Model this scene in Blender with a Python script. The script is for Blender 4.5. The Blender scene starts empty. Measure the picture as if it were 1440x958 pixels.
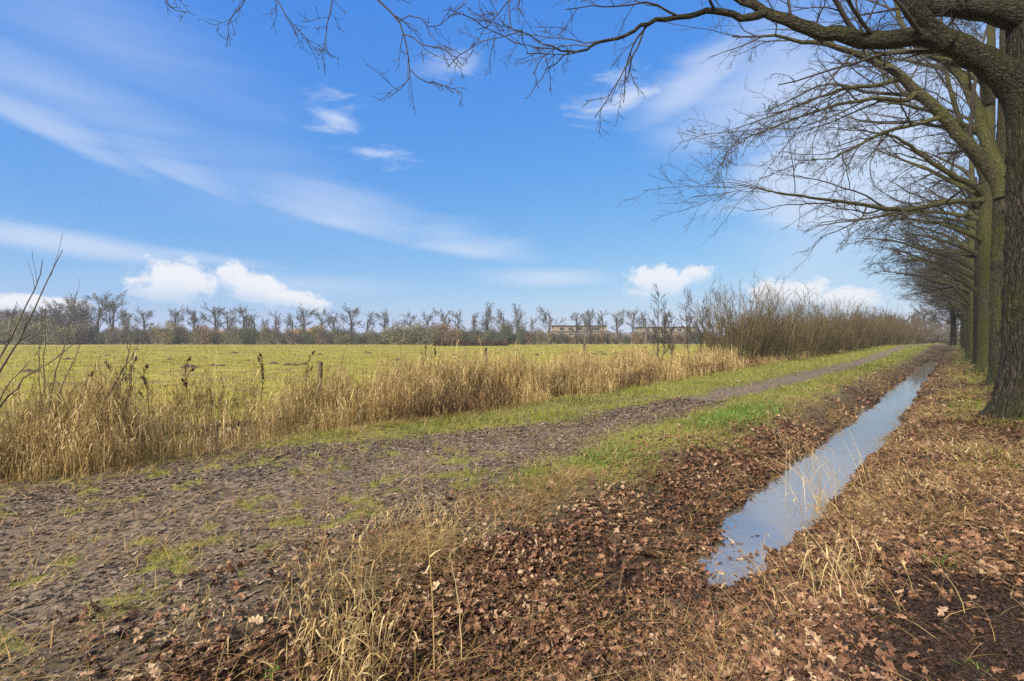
import bpy, math, random
import numpy as np
PI = math.pi
R = math.radians
rng = np.random.default_rng(11)
random.seed(5)
SC = bpy.context.scene
COL = SC.collection
CAMZ, F = 1.6, 720.0           # camera height in metres, focal length in pixels of a 1440 px wide picture
_l = math.hypot(622, 720)
DX, DY = 622/_l, 720/_l        # direction of the avenue, ditch and track
NX, NY = -DY, DX               # across it, towards the pasture

def uv2xy(u, v): return u*DX + v*NX, u*DY + v*NY
def xy2uv(x, y): return x*DX + y*DY, x*NX + y*NY
def pt(px, py, Y): return (Y*(px-720)/F, Y, CAMZ + Y*(479-py)/F)
def sstep(a, b, x):
    t = np.clip((x-a)/(b-a), 0, 1)
    return t*t*(3-2*t)

# ------------------------------------------------------------------ noise
_tab = np.random.default_rng(3).random((256, 256))
def vnoise(x, y):
    x = np.asarray(x, float); y = np.asarray(y, float)
    xi = np.floor(x).astype(int); yi = np.floor(y).astype(int)
    fx = x-xi; fy = y-yi
    fx = fx*fx*(3-2*fx); fy = fy*fy*(3-2*fy)
    a = _tab[xi & 255, yi & 255]; b = _tab[(xi+1) & 255, yi & 255]
    c = _tab[xi & 255, (yi+1) & 255]; d = _tab[(xi+1) & 255, (yi+1) & 255]
    return (a*(1-fx)+b*fx)*(1-fy) + (c*(1-fx)+d*fx)*fy
def fbm(x, y, o=4):
    s = 0; a = .5; t = 0
    for i in range(o):
        s = s + a*vnoise(x*2**i+17.3*i, y*2**i-9.1*i); t += a; a *= .5
    return s/t

# ------------------------------------------------------------------ materials
def newmat(name):
    m = bpy.data.materials.new(name); m.use_nodes = True
    nt = m.node_tree
    return m, nt, nt.nodes['Principled BSDF']
def N(nt, typ, **kw):
    n = nt.nodes.new(typ)
    for k, v in kw.items(): setattr(n, k, v)
    return n
def ramp(nt, fac, stops):
    r = N(nt, 'ShaderNodeValToRGB'); e = r.color_ramp.elements
    while len(e) < len(stops): e.new(.5)
    for i, (p, c) in enumerate(stops):
        e[i].position = p; e[i].color = (*c, 1)
    nt.links.new(fac, r.inputs[0]); return r.outputs[0]
def rndmat(name, stops, rough=.8, spec=.3, tint=0.25, tscale=3.0, trans=0.0):
    """colour from the per-piece 'rnd' attribute, slightly varied inside each piece"""
    m, nt, b = newmat(name)
    a = N(nt, 'ShaderNodeAttribute', attribute_name='rnd')
    c = ramp(nt, a.outputs['Fac'], stops)
    nz = N(nt, 'ShaderNodeTexNoise'); nz.inputs['Scale'].default_value = tscale; nz.inputs['Detail'].default_value = 3
    g = N(nt, 'ShaderNodeNewGeometry'); nt.links.new(g.outputs['Position'], nz.inputs['Vector'])
    mr = N(nt, 'ShaderNodeMapRange'); mr.inputs[3].default_value = 1-tint; mr.inputs[4].default_value = 1+tint
    mr.inputs[1].default_value = .3; mr.inputs[2].default_value = .7
    nt.links.new(nz.outputs[0], mr.inputs[0])
    mx = N(nt, 'ShaderNodeVectorMath', operation='SCALE')
    nt.links.new(c, mx.inputs[0]); nt.links.new(mr.outputs[0], mx.inputs['Scale'])
    nt.links.new(mx.outputs[0], b.inputs['Base Color'])
    b.inputs['Roughness'].default_value = rough
    b.inputs['Specular IOR Level'].default_value = spec
    if trans:
        t = N(nt, 'ShaderNodeBsdfTranslucent'); nt.links.new(mx.outputs[0], t.inputs[0])
        ms = N(nt, 'ShaderNodeMixShader'); ms.inputs[0].default_value = trans
        nt.links.new(b.outputs[0], ms.inputs[1]); nt.links.new(t.outputs[0], ms.inputs[2])
        nt.links.new(ms.outputs[0], nt.nodes['Material Output'].inputs[0])
    return m
def plain(name, col, rough=.8, var=.25, scale=4, bump=0.0):
    m, nt, b = newmat(name)
    tc = N(nt, 'ShaderNodeTexCoord')
    nz = N(nt, 'ShaderNodeTexNoise'); nz.inputs['Scale'].default_value = scale; nz.inputs['Detail'].default_value = 5
    nt.links.new(tc.outputs['Object'], nz.inputs['Vector'])
    c = ramp(nt, nz.outputs[0], [(.3, tuple(x*(1-var) for x in col)), (.7, tuple(x*(1+var) for x in col))])
    nt.links.new(c, b.inputs['Base Color']); b.inputs['Roughness'].default_value = rough
    if bump:
        bp = N(nt, 'ShaderNodeBump'); bp.inputs['Strength'].default_value = bump; bp.inputs['Distance'].default_value = .02
        nt.links.new(nz.outputs[0], bp.inputs['Height']); nt.links.new(bp.outputs[0], b.inputs['Normal'])
    return m
def barkmat(name, dark, light, moss, mossamt, sc=(9, 9, 1.8), bump=1.0):
    """bark running along the stem ('bk' = position round and along the stem), moss in patches, more on the upper side"""
    m, nt, b = newmat(name); L = nt.links.new
    a = N(nt, 'ShaderNodeAttribute', attribute_name='bk')
    mp = N(nt, 'ShaderNodeMapping'); mp.inputs['Scale'].default_value = sc; L(a.outputs['Vector'], mp.inputs['Vector'])
    vo = N(nt, 'ShaderNodeTexVoronoi', feature='DISTANCE_TO_EDGE'); vo.inputs['Scale'].default_value = 2.2
    n1 = N(nt, 'ShaderNodeTexNoise'); n1.inputs['Scale'].default_value = 2.5; n1.inputs['Detail'].default_value = 6
    L(mp.outputs[0], n1.inputs['Vector'])
    dm = N(nt, 'ShaderNodeVectorMath', operation='MULTIPLY_ADD')
    dm.inputs[1].default_value = (.7, .7, .7); L(n1.outputs['Color'], dm.inputs[0]); L(mp.outputs[0], dm.inputs[2])
    L(dm.outputs[0], vo.inputs['Vector'])
    hgt = N(nt, 'ShaderNodeMath', operation='MULTIPLY_ADD'); hgt.inputs[1].default_value = 1.4
    L(vo.outputs['Distance'], hgt.inputs[0]); L(n1.outputs[0], hgt.inputs[2])
    c = ramp(nt, hgt.outputs[0], [(.38, dark), (.85, light)])
    n2 = N(nt, 'ShaderNodeTexNoise'); n2.inputs['Scale'].default_value = .9; n2.inputs['Detail'].default_value = 6; n2.inputs['Roughness'].default_value = .65
    g = N(nt, 'ShaderNodeNewGeometry'); L(g.outputs['Position'], n2.inputs['Vector'])
    sx = N(nt, 'ShaderNodeSeparateXYZ'); L(g.outputs['Normal'], sx.inputs[0])
    ad = N(nt, 'ShaderNodeMath', operation='MULTIPLY_ADD'); ad.inputs[1].default_value = .22
    L(sx.outputs[2], ad.inputs[0]); L(n2.outputs[0], ad.inputs[2])
    mr = N(nt, 'ShaderNodeMapRange'); mr.inputs[1].default_value = .62-mossamt*.35; mr.inputs[2].default_value = .82-mossamt*.35
    mr.inputs[4].default_value = .85
    L(ad.outputs[0], mr.inputs[0])
    mx = N(nt, 'ShaderNodeMix', data_type='RGBA'); L(mr.outputs[0], mx.inputs[0]); L(c, mx.inputs[6])
    mo = ramp(nt, hgt.outputs[0], [(.4, tuple(x*.5 for x in moss)), (.95, moss)]); L(mo, mx.inputs[7])
    L(mx.outputs[2], b.inputs['Base Color']); b.inputs['Roughness'].default_value = .85
    b.inputs['Specular IOR Level'].default_value = .25
    bp = N(nt, 'ShaderNodeBump'); bp.inputs['Strength'].default_value = bump; bp.inputs['Distance'].default_value = .05
    L(hgt.outputs[0], bp.inputs['Height']); L(bp.outputs[0], b.inputs['Normal'])
    return m

M_bark = barkmat('bark_rough', (.007, .006, .005), (.078, .066, .050), (.060, .063, .021), .48, bump=1.6)  # dark bark; this and the limb's colour lowered further to stand in for shade
M_barkg = barkmat('bark_mossy', (.030, .027, .016), (.105, .095, .062), (.098, .102, .028), .74, sc=(8, 8, 2.4), bump=1.0)
M_limb = barkmat('bark_limb', (.008, .007, .005), (.075, .064, .047), (.066, .069, .021), .6, sc=(11, 11, 3.6), bump=1.4)
M_twig = plain('twig_bark', (.040, .033, .027), .8, .3, 1.5)
M_branch = barkmat('branch_bark', (.022, .019, .013), (.075, .065, .045), (.066, .067, .022), .55, sc=(20, 20, 5), bump=.5)

# ------------------------------------------------------------------ mesh plumbing
def mk(name, V, faces, mat=None, parent=None, smooth=False, pa=None, vec=None, colr=None):
    """one mesh object from numpy arrays; faces = list of (M,k) index arrays"""
    if not isinstance(faces, (list, tuple)): faces = [faces]
    faces = [f for f in faces if len(f)]
    me = bpy.data.meshes.new(name)
    V = np.asarray(V, np.float32).reshape(-1, 3)
    me.vertices.add(len(V)); me.vertices.foreach_set('co', V.ravel())
    nl = sum(f.size for f in faces); nf = sum(len(f) for f in faces)
    me.loops.add(nl); me.polygons.add(nf)
    me.loops.foreach_set('vertex_index', np.concatenate([f.ravel() for f in faces]).astype(np.int32))
    tot = np.concatenate([np.full(len(f), f.shape[1]) for f in faces])
    st = np.concatenate([[0], np.cumsum(tot)[:-1]])
    me.polygons.foreach_set('loop_start', st.astype(np.int32))
    me.polygons.foreach_set('loop_total', tot.astype(np.int32))
    me.polygons.foreach_set('use_smooth', np.full(nf, smooth))
    me.update(calc_edges=True)
    if pa is not None:
        a = me.attributes.new('rnd', 'FLOAT', 'POINT'); a.data.foreach_set('value', np.asarray(pa, np.float32).ravel())
    if vec is not None:
        a = me.attributes.new('bk', 'FLOAT_VECTOR', 'POINT'); a.data.foreach_set('vector', np.asarray(vec, np.float32).ravel())
    if colr is not None:
        a = me.attributes.new('tone', 'FLOAT_COLOR', 'POINT'); a.data.foreach_set('color', np.asarray(colr, np.float32).ravel())
    o = bpy.data.objects.new(name, me); COL.objects.link(o)
    if mat: me.materials.append(mat)
    if parent: o.parent = parent
    return o
def tag(o, label=None, cat=None, group=None, kind=None):
    if label: o['label'] = label
    if cat: o['category'] = cat
    if group: o['group'] = group
    if kind: o['kind'] = kind
    return o
def empty(name, loc, rz=0.0, s=1.0):
    o = bpy.data.objects.new(name, None); COL.objects.link(o)
    o.location = loc; o.rotation_euler = (0, 0, rz); o.scale = (s, s, s) if np.isscalar(s) else s
    return o
KIDS = {}
def children(o): return [c for c in COL.objects if c.parent == o]
def copy_tree(o, parent=None, kids=None):
    c = o.copy(); COL.objects.link(c)
    if parent: c.parent = parent
    for ch in (kids if kids is not None else children(o)): copy_tree(ch, c, [] if kids is not None else None)
    return c
def nrm(a): return a/np.maximum(np.linalg.norm(a, axis=-1, keepdims=True), 1e-9)

class Bag:
    """collects tubes and ribbons, then builds ONE mesh"""
    def __init__(s): s.V = []; s.Fq = []; s.A = []; s.B = []; s.n = 0
    def tube(s, P, Rd, sides=5, rnd=None, cap=False):
        P = np.asarray(P, float); Rd = np.asarray(Rd, float)
        if P.ndim == 2: P = P[None]; Rd = Rd[None]
        n, m = P.shape[:2]
        if n == 0: return s
        T = nrm(np.gradient(P, axis=1)); mt = nrm(P[:, -1]-P[:, 0])
        ref = np.where(np.abs(mt[:, 2:3]) > .8, np.array([[1., 0, 0]]), np.array([[0, 0, 1.]]))[:, None, :]
        S = nrm(ref - T*(T*ref).sum(-1, keepdims=True)); B = np.cross(T, S)
        th = np.arange(sides)*2*PI/sides
        ring = S[:, :, None]*np.cos(th)[None, None, :, None] + B[:, :, None]*np.sin(th)[None, None, :, None]
        V = P[:, :, None] + ring*Rd[:, :, None, None]
        ln = np.concatenate([np.zeros((n, 1)), np.cumsum(np.linalg.norm(np.diff(P, axis=1), axis=-1), 1)], 1)
        bk = np.stack(np.broadcast_arrays(np.cos(th)[None, None]*Rd[:, :, None], np.sin(th)[None, None]*Rd[:, :, None], ln[:, :, None]+rng.random((n, 1, 1))*9), -1)
        base = s.n + (np.arange(n)*m*sides)[:, None, None]
        i = (np.arange(m-1)*sides)[None, :, None]; j = np.arange(sides)[None, None]; j2 = (j+1) % sides
        q = np.stack([base+i+j, base+i+j2, base+i+sides+j2, base+i+sides+j], -1).reshape(-1, 4)
        r = rng.random(n) if rnd is None else np.broadcast_to(rnd, (n,))
        s.V.append(V.reshape(-1, 3)); s.Fq.append(q); s.B.append(bk.reshape(-1, 3)); s.A.append(np.repeat(r, m*sides)); s.n += n*m*sides
        return s
    def ribbon(s, P, W, side=None, rnd=None):
        P = np.asarray(P, float); W = np.asarray(W, float)
        n, m = P.shape[:2]
        if n == 0: return s
        if side is None:
            a = rng.random(n)*2*PI; side = np.stack([np.cos(a), np.sin(a), 0*a], -1)
        V = np.stack([P - side[:, None]*W[..., None]*.5, P + side[:, None]*W[..., None]*.5], 2)
        base = s.n + (np.arange(n)*m*2)[:, None]; i = (np.arange(m-1)*2)[None]
        q = np.stack([base+i, base+i+1, base+i+3, base+i+2], -1).reshape(-1, 4)
        r = rng.random(n) if rnd is None else np.broadcast_to(rnd, (n,))
        s.V.append(V.reshape(-1, 3)); s.Fq.append(q); s.B.append(np.zeros((n*m*2, 3))); s.A.append(np.repeat(r, m*2)); s.n += n*m*2
        return s
    def build(s, name, mat, parent=None, smooth=True):
        return mk(name, np.concatenate(s.V), [np.concatenate(s.Fq)], mat, parent, smooth, np.concatenate(s.A), np.concatenate(s.B))

def grow(P, Rd, k, t0=.2, t1=1., ang=40, sd=10, lr=.5, seg=6, wig=.12, up=0., rr=.6, rmin=.004, flat=.6, tl=.55, end=.35, g=rng):
    """children on every parent polyline, all at once"""
    n, m = P.shape[:2]
    if n == 0: return np.zeros((0, seg+1, 3)), np.zeros((0, seg+1))
    idx = np.repeat(np.arange(n), k); K = len(idx)
    t = t0+(t1-t0)*((np.tile(np.arange(k), n)+g.random(K))/k); t = np.clip(t, 0, .995)
    f = t*(m-1); i = f.astype(int); f = f-i
    p = P[idx, i]*(1-f[:, None]) + P[idx, i+1]*f[:, None]
    tan = nrm(P[idx, i+1]-P[idx, i]); L = np.linalg.norm(np.diff(P, axis=1), axis=-1).sum(1)[idx]
    r0 = Rd[idx, i]*(1-f)+Rd[idx, i+1]*f
    rv = g.normal(size=(K, 3)); rv[:, 2] *= flat
    perp = nrm(rv - tan*(rv*tan).sum(-1, keepdims=True))
    a = np.radians(ang+sd*g.normal(size=K))[:, None]
    d = nrm(tan*np.cos(a)+perp*np.sin(a))
    ln = lr*L*(1-tl*t)*(.6+.8*g.random(K))
    out = np.empty((K, seg+1, 3)); out[:, 0] = p
    upv = np.array([0, 0, 1.])
    for q in range(seg):
        d = nrm(d + wig*g.normal(size=(K, 3)) + up*upv)
        out[:, q+1] = out[:, q] + d*(ln/seg)[:, None]
    rs = np.maximum(np.minimum(rr*r0, ln*.0125+rmin*.4), rmin)[:, None]*np.linspace(1, end, seg+1)[None]
    return out, np.maximum(rs, rmin*.8)
def path(pts, n, jit=0.0):
    """smooth resample of control points to n points"""
    p = np.asarray(pts, float); L = np.concatenate([[0], np.cumsum(np.linalg.norm(np.diff(p[:, :3], axis=0), axis=1))])
    m = len(p); T = np.gradient(p, L, axis=0)
    t = np.linspace(0, L[-1], n); i = np.clip(np.searchsorted(L, t, side='right')-1, 0, m-2)
    h = (L[i+1]-L[i]); s = ((t-L[i])/h)[:, None]; h = h[:, None]
    o = (2*s**3-3*s**2+1)*p[i] + (s**3-2*s**2+s)*h*T[i] + (-2*s**3+3*s**2)*p[i+1] + (s**3-s**2)*h*T[i+1]
    if jit: o[1:-1, :3] += rng.normal(size=(n-2, 3))*jit
    return o

# ------------------------------------------------------------------ the lie of the land
ZW = -.52
def path_centre(u): return 5.2 + .45*sstep(9, 1, u) + .8*sstep(35, 75, u)
def path_half(u): return .55 + 1.6*sstep(9.5, .5, u)
def reed_edge(u): return 8.05 + np.clip((u-8)*.055, 0, 2.2) - 3.0*sstep(60, 170, u) + .35*(vnoise(u*.35, 3.3)-.5)
def H(u, v):
    u = np.asarray(u, float); v = np.asarray(v, float)
    vr = v + .34*(fbm(u*.45, 0*u+5.5, 3)-.5) + .24*(fbm(u*2.2, v*2.2, 2)-.5) + .14*(fbm(u*6.5+3, v*6.5, 2)-.5)
    d = vr-1.55
    zb = -.66 + .150*sstep(8.5, 3.4, u) + .10*sstep(4.0, 3.2, u) + .30*sstep(62, 85, u)
    p = np.where(d > 0, sstep(.10, 1.6, d), sstep(.10, 1.35, -d))
    z = zb*(1-p)
    z = z + .14*sstep(.5, -2.2, v) + .05*np.exp(-((v-3.6)/.5)**2)
    pc, ph = path_centre(u), path_half(u)
    z = z - .05*np.exp(-((v-pc)/(ph*.8))**2)
    re = reed_edge(u)
    z = z - .40*np.exp(-((v-re-1.2)/.62)**2)
    near = sstep(60, 15, np.hypot(u, v))
    z = z + (.055*(fbm(u*.9, v*.9, 4)-.5) + .035*(fbm(u*4.5, v*4.5, 3)-.5))*near
    past = sstep(re+2.4, re+4, v)
    z = z + past*(.10*(fbm(u*.35, v*.35, 4)-.5)+.05*(fbm(u*1.6, v*1.6, 3)-.5))
    z = z + .75*sstep(55, 110, u)*sstep(-30, 0, v)*sstep(60, 25, v)
    return z
def Hxy(x, y): return H(*xy2uv(np.asarray(x, float), np.asarray(y, float)))

def masks(u, v):
    """which cover lies where: mud track, green grass, leaf litter, straw, pasture (0..1)"""
    w = .7*(fbm(u*.8, v*.8, 4)-.5)+.35*(fbm(u*3.6, v*3.6, 2)-.5)
    pc, ph = path_centre(u), path_half(u)
    mud = sstep(ph+.45, ph-.25, np.abs(v-pc)+w)
    re = reed_edge(u)
    past = sstep(re+2.2, re+2.9, v+.6*w)
    n = fbm(u*1.1+40, v*1.1+7, 4)
    litter = sstep(3.05, 2.5, v+w*1.2+.25*sstep(5, 14, u)) 
    rightg = sstep(.5, -.4, v+w)*sstep(6.0, 9, u)*sstep(.37, .52, n)
    grass = np.clip(sstep(2.6, 3.4, v+w-.25*sstep(5, 9, u)*0)*(1-mud)*(1-past)*sstep(.36, .54, n+.26*sstep(3.0, 6.5, u)-.03), 0, 1)
    specks = mud*sstep(.60, .67, fbm(u*4.2, v*4.2, 3)+.10*(fbm(u*.9, v*.9, 2)-.5))*sstep(8, 4, u)*.95*sstep(2.9, 3.9, v)
    grass = grass*np.maximum(sstep(3.0, 5.0, u), sstep(5.5, 6.5, v))
    grass = np.maximum(np.maximum(grass, rightg*.9), specks)
    straw = np.clip(np.exp(-((v-3.15+w)/.35)**2)*.8*sstep(1.2, 2.8, u) + np.exp(-((v-.1+w)/.75)**2)*sstep(4, 7, u)*sstep(.34, .56, fbm(u*1.2, v*1.2+4, 3)) + .85*sstep(.38, .58, fbm(u*.7+9, v*.7, 3))*sstep(2.1, 1.5, np.abs(v-1.4))*sstep(5, 9, u), 0, 1)
    return mud, grass, litter, straw, past

# ------------------------------------------------------------------ ground, track and pasture: one seamless sheet in three pieces
def axis(lo, a, b, hi, st, gr):
    mid = list(np.arange(a, b, st)); s = st; x = b; up = []
    while x < hi: up.append(x); s *= gr; x += s
    s = st; x = a-st; dn = []
    while x > lo: dn.append(x); s *= gr; x -= s
    return np.array(dn[::-1]+mid+up+[hi])
ua = axis(-300, -3, 15, 560, .055, 1.025); va = axis(-320, -3.5, 9.6, 560, .055, 1.03)
U, Vv = np.meshgrid(ua, va, indexing='ij')
Z = H(U, Vv); X, Y = uv2xy(U, Vv)
mud, gr, lit, stw, past = masks(U, Vv)
def c3(*c): return np.array(c)
C = np.ones(U.shape+(3,))*c3(.085, .066, .045)
def mixc(C, m, c): return C*(1-m[..., None]) + m[..., None]*c3(*c)
C = mixc(C, lit, (.075, .048, .032))
C = mixc(C, mud, (.165, .128, .098))
C = mixc(C, stw*.5, (.20, .145, .07))
C = mixc(C, np.clip(gr*.9, 0, 1), (.18, .178, .038))
soil = sstep(1.0, .45, np.hypot((U-3.6)/1.5, (Vv+.12)/.75)+.5*(fbm(U*2, Vv*2, 3)-.5))
C = mixc(C, soil, (.022, .017, .014))
pn = fbm(U*.22, Vv*.22, 4); pn2 = fbm(U*1.3, Vv*1.3, 4)
pc_ = np.where((pn > .5)[..., None], c3(.295, .270, .046), c3(.295, .270, .046))
pc_ = pc_*(0.9+.35*(pn-.5))[..., None]
pc_ = mixc(pc_, sstep(.52, .64, pn2)*.75, (.185, .14, .06))
C = C*(1-past[..., None]) + past[..., None]*pc_
wet = np.clip(sstep(ZW+.10, ZW+.0, Z)*(Vv < 3)+mud*.45, 0, 1)
C = mixc(C, sstep(ZW+.12, ZW+.01, Z)*(Vv < 3.2)*(Vv > 0)*.7, (.035, .027, .02))
Rg = np.hypot(U, Vv)
tone = np.concatenate([C, wet[..., None]], -1).reshape(-1, 4)
def ground_mat():
    m, nt, b = newmat('earth_and_turf'); L = nt.links.new
    a = N(nt, 'ShaderNodeAttribute', attribute_name='tone')
    g = N(nt, 'ShaderNodeNewGeometry')
    n1 = N(nt, 'ShaderNodeTexNoise'); n1.inputs['Scale'].default_value = 9; n1.inputs['Detail'].default_value = 8; n1.inputs['Roughness'].default_value = .7
    n2 = N(nt, 'ShaderNodeTexVoronoi'); n2.inputs['Scale'].default_value = 26
    L(g.outputs['Position'], n1.inputs['Vector']); 
    dm = N(nt, 'ShaderNodeVectorMath', operation='MULTIPLY_ADD'); dm.inputs[1].default_value = (.12, .12, .12)
    L(n1.outputs['Color'], dm.inputs[0]); L(g.outputs['Position'], dm.inputs[2]); L(dm.outputs[0], n2.inputs['Vector'])
    s1 = N(nt, 'ShaderNodeSeparateColor'); L(n2.outputs['Color'], s1.inputs[0])
    k = N(nt, 'ShaderNodeMath', operation='MULTIPLY_ADD'); k.inputs[1].default_value = .45; L(s1.outputs[0], k.inputs[0]); L(n1.outputs[0], k.inputs[2])
    mr = N(nt, 'ShaderNodeMapRange'); mr.inputs[1].default_value = .4; mr.inputs[2].default_value = 1.05; mr.inputs[3].default_value = .55; mr.inputs[4].default_value = 1.5
    L(k.outputs[0], mr.inputs[0])
    sc = N(nt, 'ShaderNodeVectorMath', operation='SCALE'); L(a.outputs['Color'], sc.inputs[0]); L(mr.outputs[0], sc.inputs['Scale'])
    L(sc.outputs[0], b.inputs['Base Color'])
    mr2 = N(nt, 'ShaderNodeMapRange'); mr2.inputs[3].default_value = .95; mr2.inputs[4].default_value = .62; L(a.outputs['Alpha'], mr2.inputs[0])
    L(mr2.outputs[0], b.inputs['Roughness']); b.inputs['Specular IOR Level'].default_value = .2
    bp = N(nt, 'ShaderNodeBump'); bp.inputs['Strength'].default_value = .8; bp.inputs['Distance'].default_value = .03
    L(k.outputs[0], bp.inputs['Height']); L(bp.outputs[0], b.inputs['Normal'])
    return m
M_ground = ground_mat()
nu, nv = U.shape
ii = np.arange(nu*nv).reshape(nu, nv)
quads = np.stack([ii[:-1, :-1], ii[1:, :-1], ii[1:, 1:], ii[:-1, 1:]], -1).reshape(-1, 4)
fm = lambda A: .25*(A[:-1, :-1]+A[1:, :-1]+A[1:, 1:]+A[:-1, 1:]).reshape(-1)
fmud, fpast = fm(mud), fm(past)
XYZ = np.stack([X, Y, Z], -1).reshape(-1, 3)
def piece(name, sel):
    q = quads[sel]; uq, inv = np.unique(q, return_inverse=True)
    o = mk(name, XYZ[uq], inv.reshape(-1, 4), M_ground, None, True, colr=tone[uq]); tag(o, kind='structure'); return o
piece('path', (fmud > .5) & (fpast <= .5)); piece('field', fpast > .5); piece('ground', (fmud <= .5) & (fpast <= .5))

# water in the ditch
def water_mat():
    m, nt, b = newmat('ditch_water'); L = nt.links.new
    b.inputs['Base Color'].default_value = (.10, .097, .092, 1); b.inputs['Roughness'].default_value = .03
    b.inputs['IOR'].default_value = 5.0
    g = N(nt, 'ShaderNodeNewGeometry'); nz = N(nt, 'ShaderNodeTexNoise'); nz.inputs['Scale'].default_value = 5; nz.inputs['Detail'].default_value = 2
    L(g.outputs['Position'], nz.inputs['Vector'])
    bp = N(nt, 'ShaderNodeBump'); bp.inputs['Strength'].default_value = .05; bp.inputs['Distance'].default_value = .02
    L(nz.outputs[0], bp.inputs['Height']); L(bp.outputs[0], b.inputs['Normal'])
    return m
us = np.concatenate([np.arange(1.5, 20, .5), np.arange(20, 90, 2.)])
wl = np.array([[*uv2xy(u, .55), ZW] for u in us]); wr = np.array([[*uv2xy(u, 2.75), ZW] for u in us])
k = len(us); i = np.arange(k-1)
tag(mk('water', np.concatenate([wl, wr]), np.stack([i, i+1, i+1+k, i+k], -1), water_mat()), kind='structure')

# ------------------------------------------------------------------ scatter helpers
def view_sample(n, rmin, rmax, half=54, power=0.0):
    """points spread evenly over the picture's ground: log distance, even bearing"""
    r = np.exp(rng.uniform(np.log(rmin), np.log(rmax), n)); a = np.radians(rng.uniform(-half, half, n))
    return r*np.sin(a), r*np.cos(a)
def box_sample(n, u0, u1, v0, v1):
    u = rng.uniform(u0, u1, n); v = rng.uniform(v0, v1, n); return u, v
def inview(x, y, lo=1.2, half=57):
    return (y > .2) & (np.hypot(x, y) > lo) & (np.abs(np.degrees(np.arctan2(x, y))) < half)

def leaf_mesh(name, x, y, z, size, tilt, rnd, mat, curl=.25):
    """oak-like lobed dead leaves, one triangle fan each"""
    out = np.array([[0, -.62], [.05, -.5], [.2, -.36], [.13, -.22], [.33, -.02], [.19, .08], [.31, .30], [.13, .36], [.0, .52],
                    [-.13, .36], [-.31, .30], [-.19, .08], [-.33, -.02], [-.13, -.22], [-.2, -.36], [-.05, -.5]])
    n = len(x); k = len(out)
    T = np.concatenate([[[0, 0]], out])                       # centre + outline
    P = np.zeros((n, k+1, 3)); wob = 1+.25*rng.normal(size=(n, k+1))*.5
    P[:, :, 0] = T[:, 0]*wob; P[:, :, 1] = T[:, 1]*wob
    c1 = curl*rng.normal(size=(n, 1)); c2 = curl*1.6*rng.normal(size=(n, 1))
    P[:, :, 2] = c1*T[:, 1]**2*1.6 + c2*T[:, 0]**2*2.0 + .10*rng.normal(size=(n, k+1))*curl*2
    P *= size[:, None, None]
    a = rng.random(n)*2*PI; tx = tilt*rng.normal(size=n); ty = tilt*rng.normal(size=n)
    def rot(P, ang, i, j):
        c, s = np.cos(ang)[:, None], np.sin(ang)[:, None]
        A, B = P[:, :, i].copy(), P[:, :, j].copy(); P[:, :, i] = A*c-B*s; P[:, :, j] = A*s+B*c
    rot(P, tx, 1, 2); rot(P, ty, 0, 2); rot(P, a, 0, 1)
    P += np.stack([x, y, z], -1)[:, None]
    j = np.arange(k); base = (np.arange(n)*(k+1))[:, None]
    tri = np.stack([base+0*j, base+1+j, base+1+(j+1) % k], -1).reshape(-1, 3)
    return mk(name, P.reshape(-1, 3), tri, mat, None, False, np.repeat(rnd, k+1))

LEAF = [(0, (.020, .013, .011)), (.22, (.058, .030, .020)), (.45, (.110, .055, .033)), (.62, (.175, .088, .050)), (.78, (.245, .134, .080)), (.9, (.30, .198, .130)), (1, (.40, .29, .19))]
M_leaf = rndmat('dead_leaf', LEAF, .6, .25, .35, 30)
M_matleaf = rndmat('rotted_leaf', [(0, (.03, .024, .022)), (.4, (.105, .077, .058)), (.72, (.20, .15, .112)), (1, (.34, .26, .19))], .7, .22, .35, 30)
# litter on the banks
u1, v1 = box_sample(250000, .3, 13, -3.2, 3.9); x1, y1 = uv2xy(u1, v1)
x2, y2 = view_sample(150000, 11, 90); u2, v2 = xy2uv(x2, y2); k = (v2 < 4.5) & (v2 > -9); x2, y2, u2, v2 = x2[k], y2[k], u2[k], v2[k]
lx, ly, lu, lv = [np.concatenate(p) for p in ((x1, x2), (y1, y2), (u1, u2), (v1, v2))]
mu, gg, ll, ss, pp = masks(lu, lv)
black = sstep(.60, .68, fbm(lu*.9+3, lv*.9+11, 3))             # bare dark earth showing through
black = np.maximum(black, 1.32*sstep(1.0, .45, np.hypot((lu-3.6)/1.5, (lv+.12)/.75)+.5*(fbm(lu*2, lv*2, 3)-.5)))
prob = ll*(1-.72*black)*(1-.45*gg)*(1-.6*sstep(7, 14, lu)*(np.abs(lv-1.5) > .75)) + .06*(1-ll)*(1-.8*gg)
zz = H(lu, lv); under = (zz < ZW) 
prob = np.where(under, .04*sstep(.08, .0, ZW-zz)+.05*sstep(5.4, 3.8, lu), prob)
keep = inview(lx, ly) & (rng.random(len(lx)) < prob)
lx, ly, lu, lv, zz, under = lx[keep], ly[keep], lu[keep], lv[keep], zz[keep], under[keep]
dist = np.hypot(lx, ly)
sz = (.022+.078*rng.beta(1.3, 2.0, len(lx)))*np.clip(dist/7, 1, 5)**.55
lz = np.where(under, ZW+.004, zz+rng.uniform(.004, .045, len(lx)))
patch = fbm(lu*1.4, lv*1.4, 3)
lr_ = np.clip(rng.beta(1.25, 1.35, len(lx)) + .45*(patch-.45) - .06*(lv < .4) - .10*sstep(-.1, -.45, zz-0), 0, 1)
ks = 30000; su = 3.6+rng.normal(size=ks)*.75; sv = -.12+rng.normal(size=ks)*.36; bx, by = uv2xy(su, sv)
lx = np.concatenate([lx, bx]); ly = np.concatenate([ly, by]); lz = np.concatenate([lz, H(su, sv)+rng.uniform(0, .02, ks)]); sz = np.concatenate([sz, rng.uniform(.012, .035, ks)])
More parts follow.
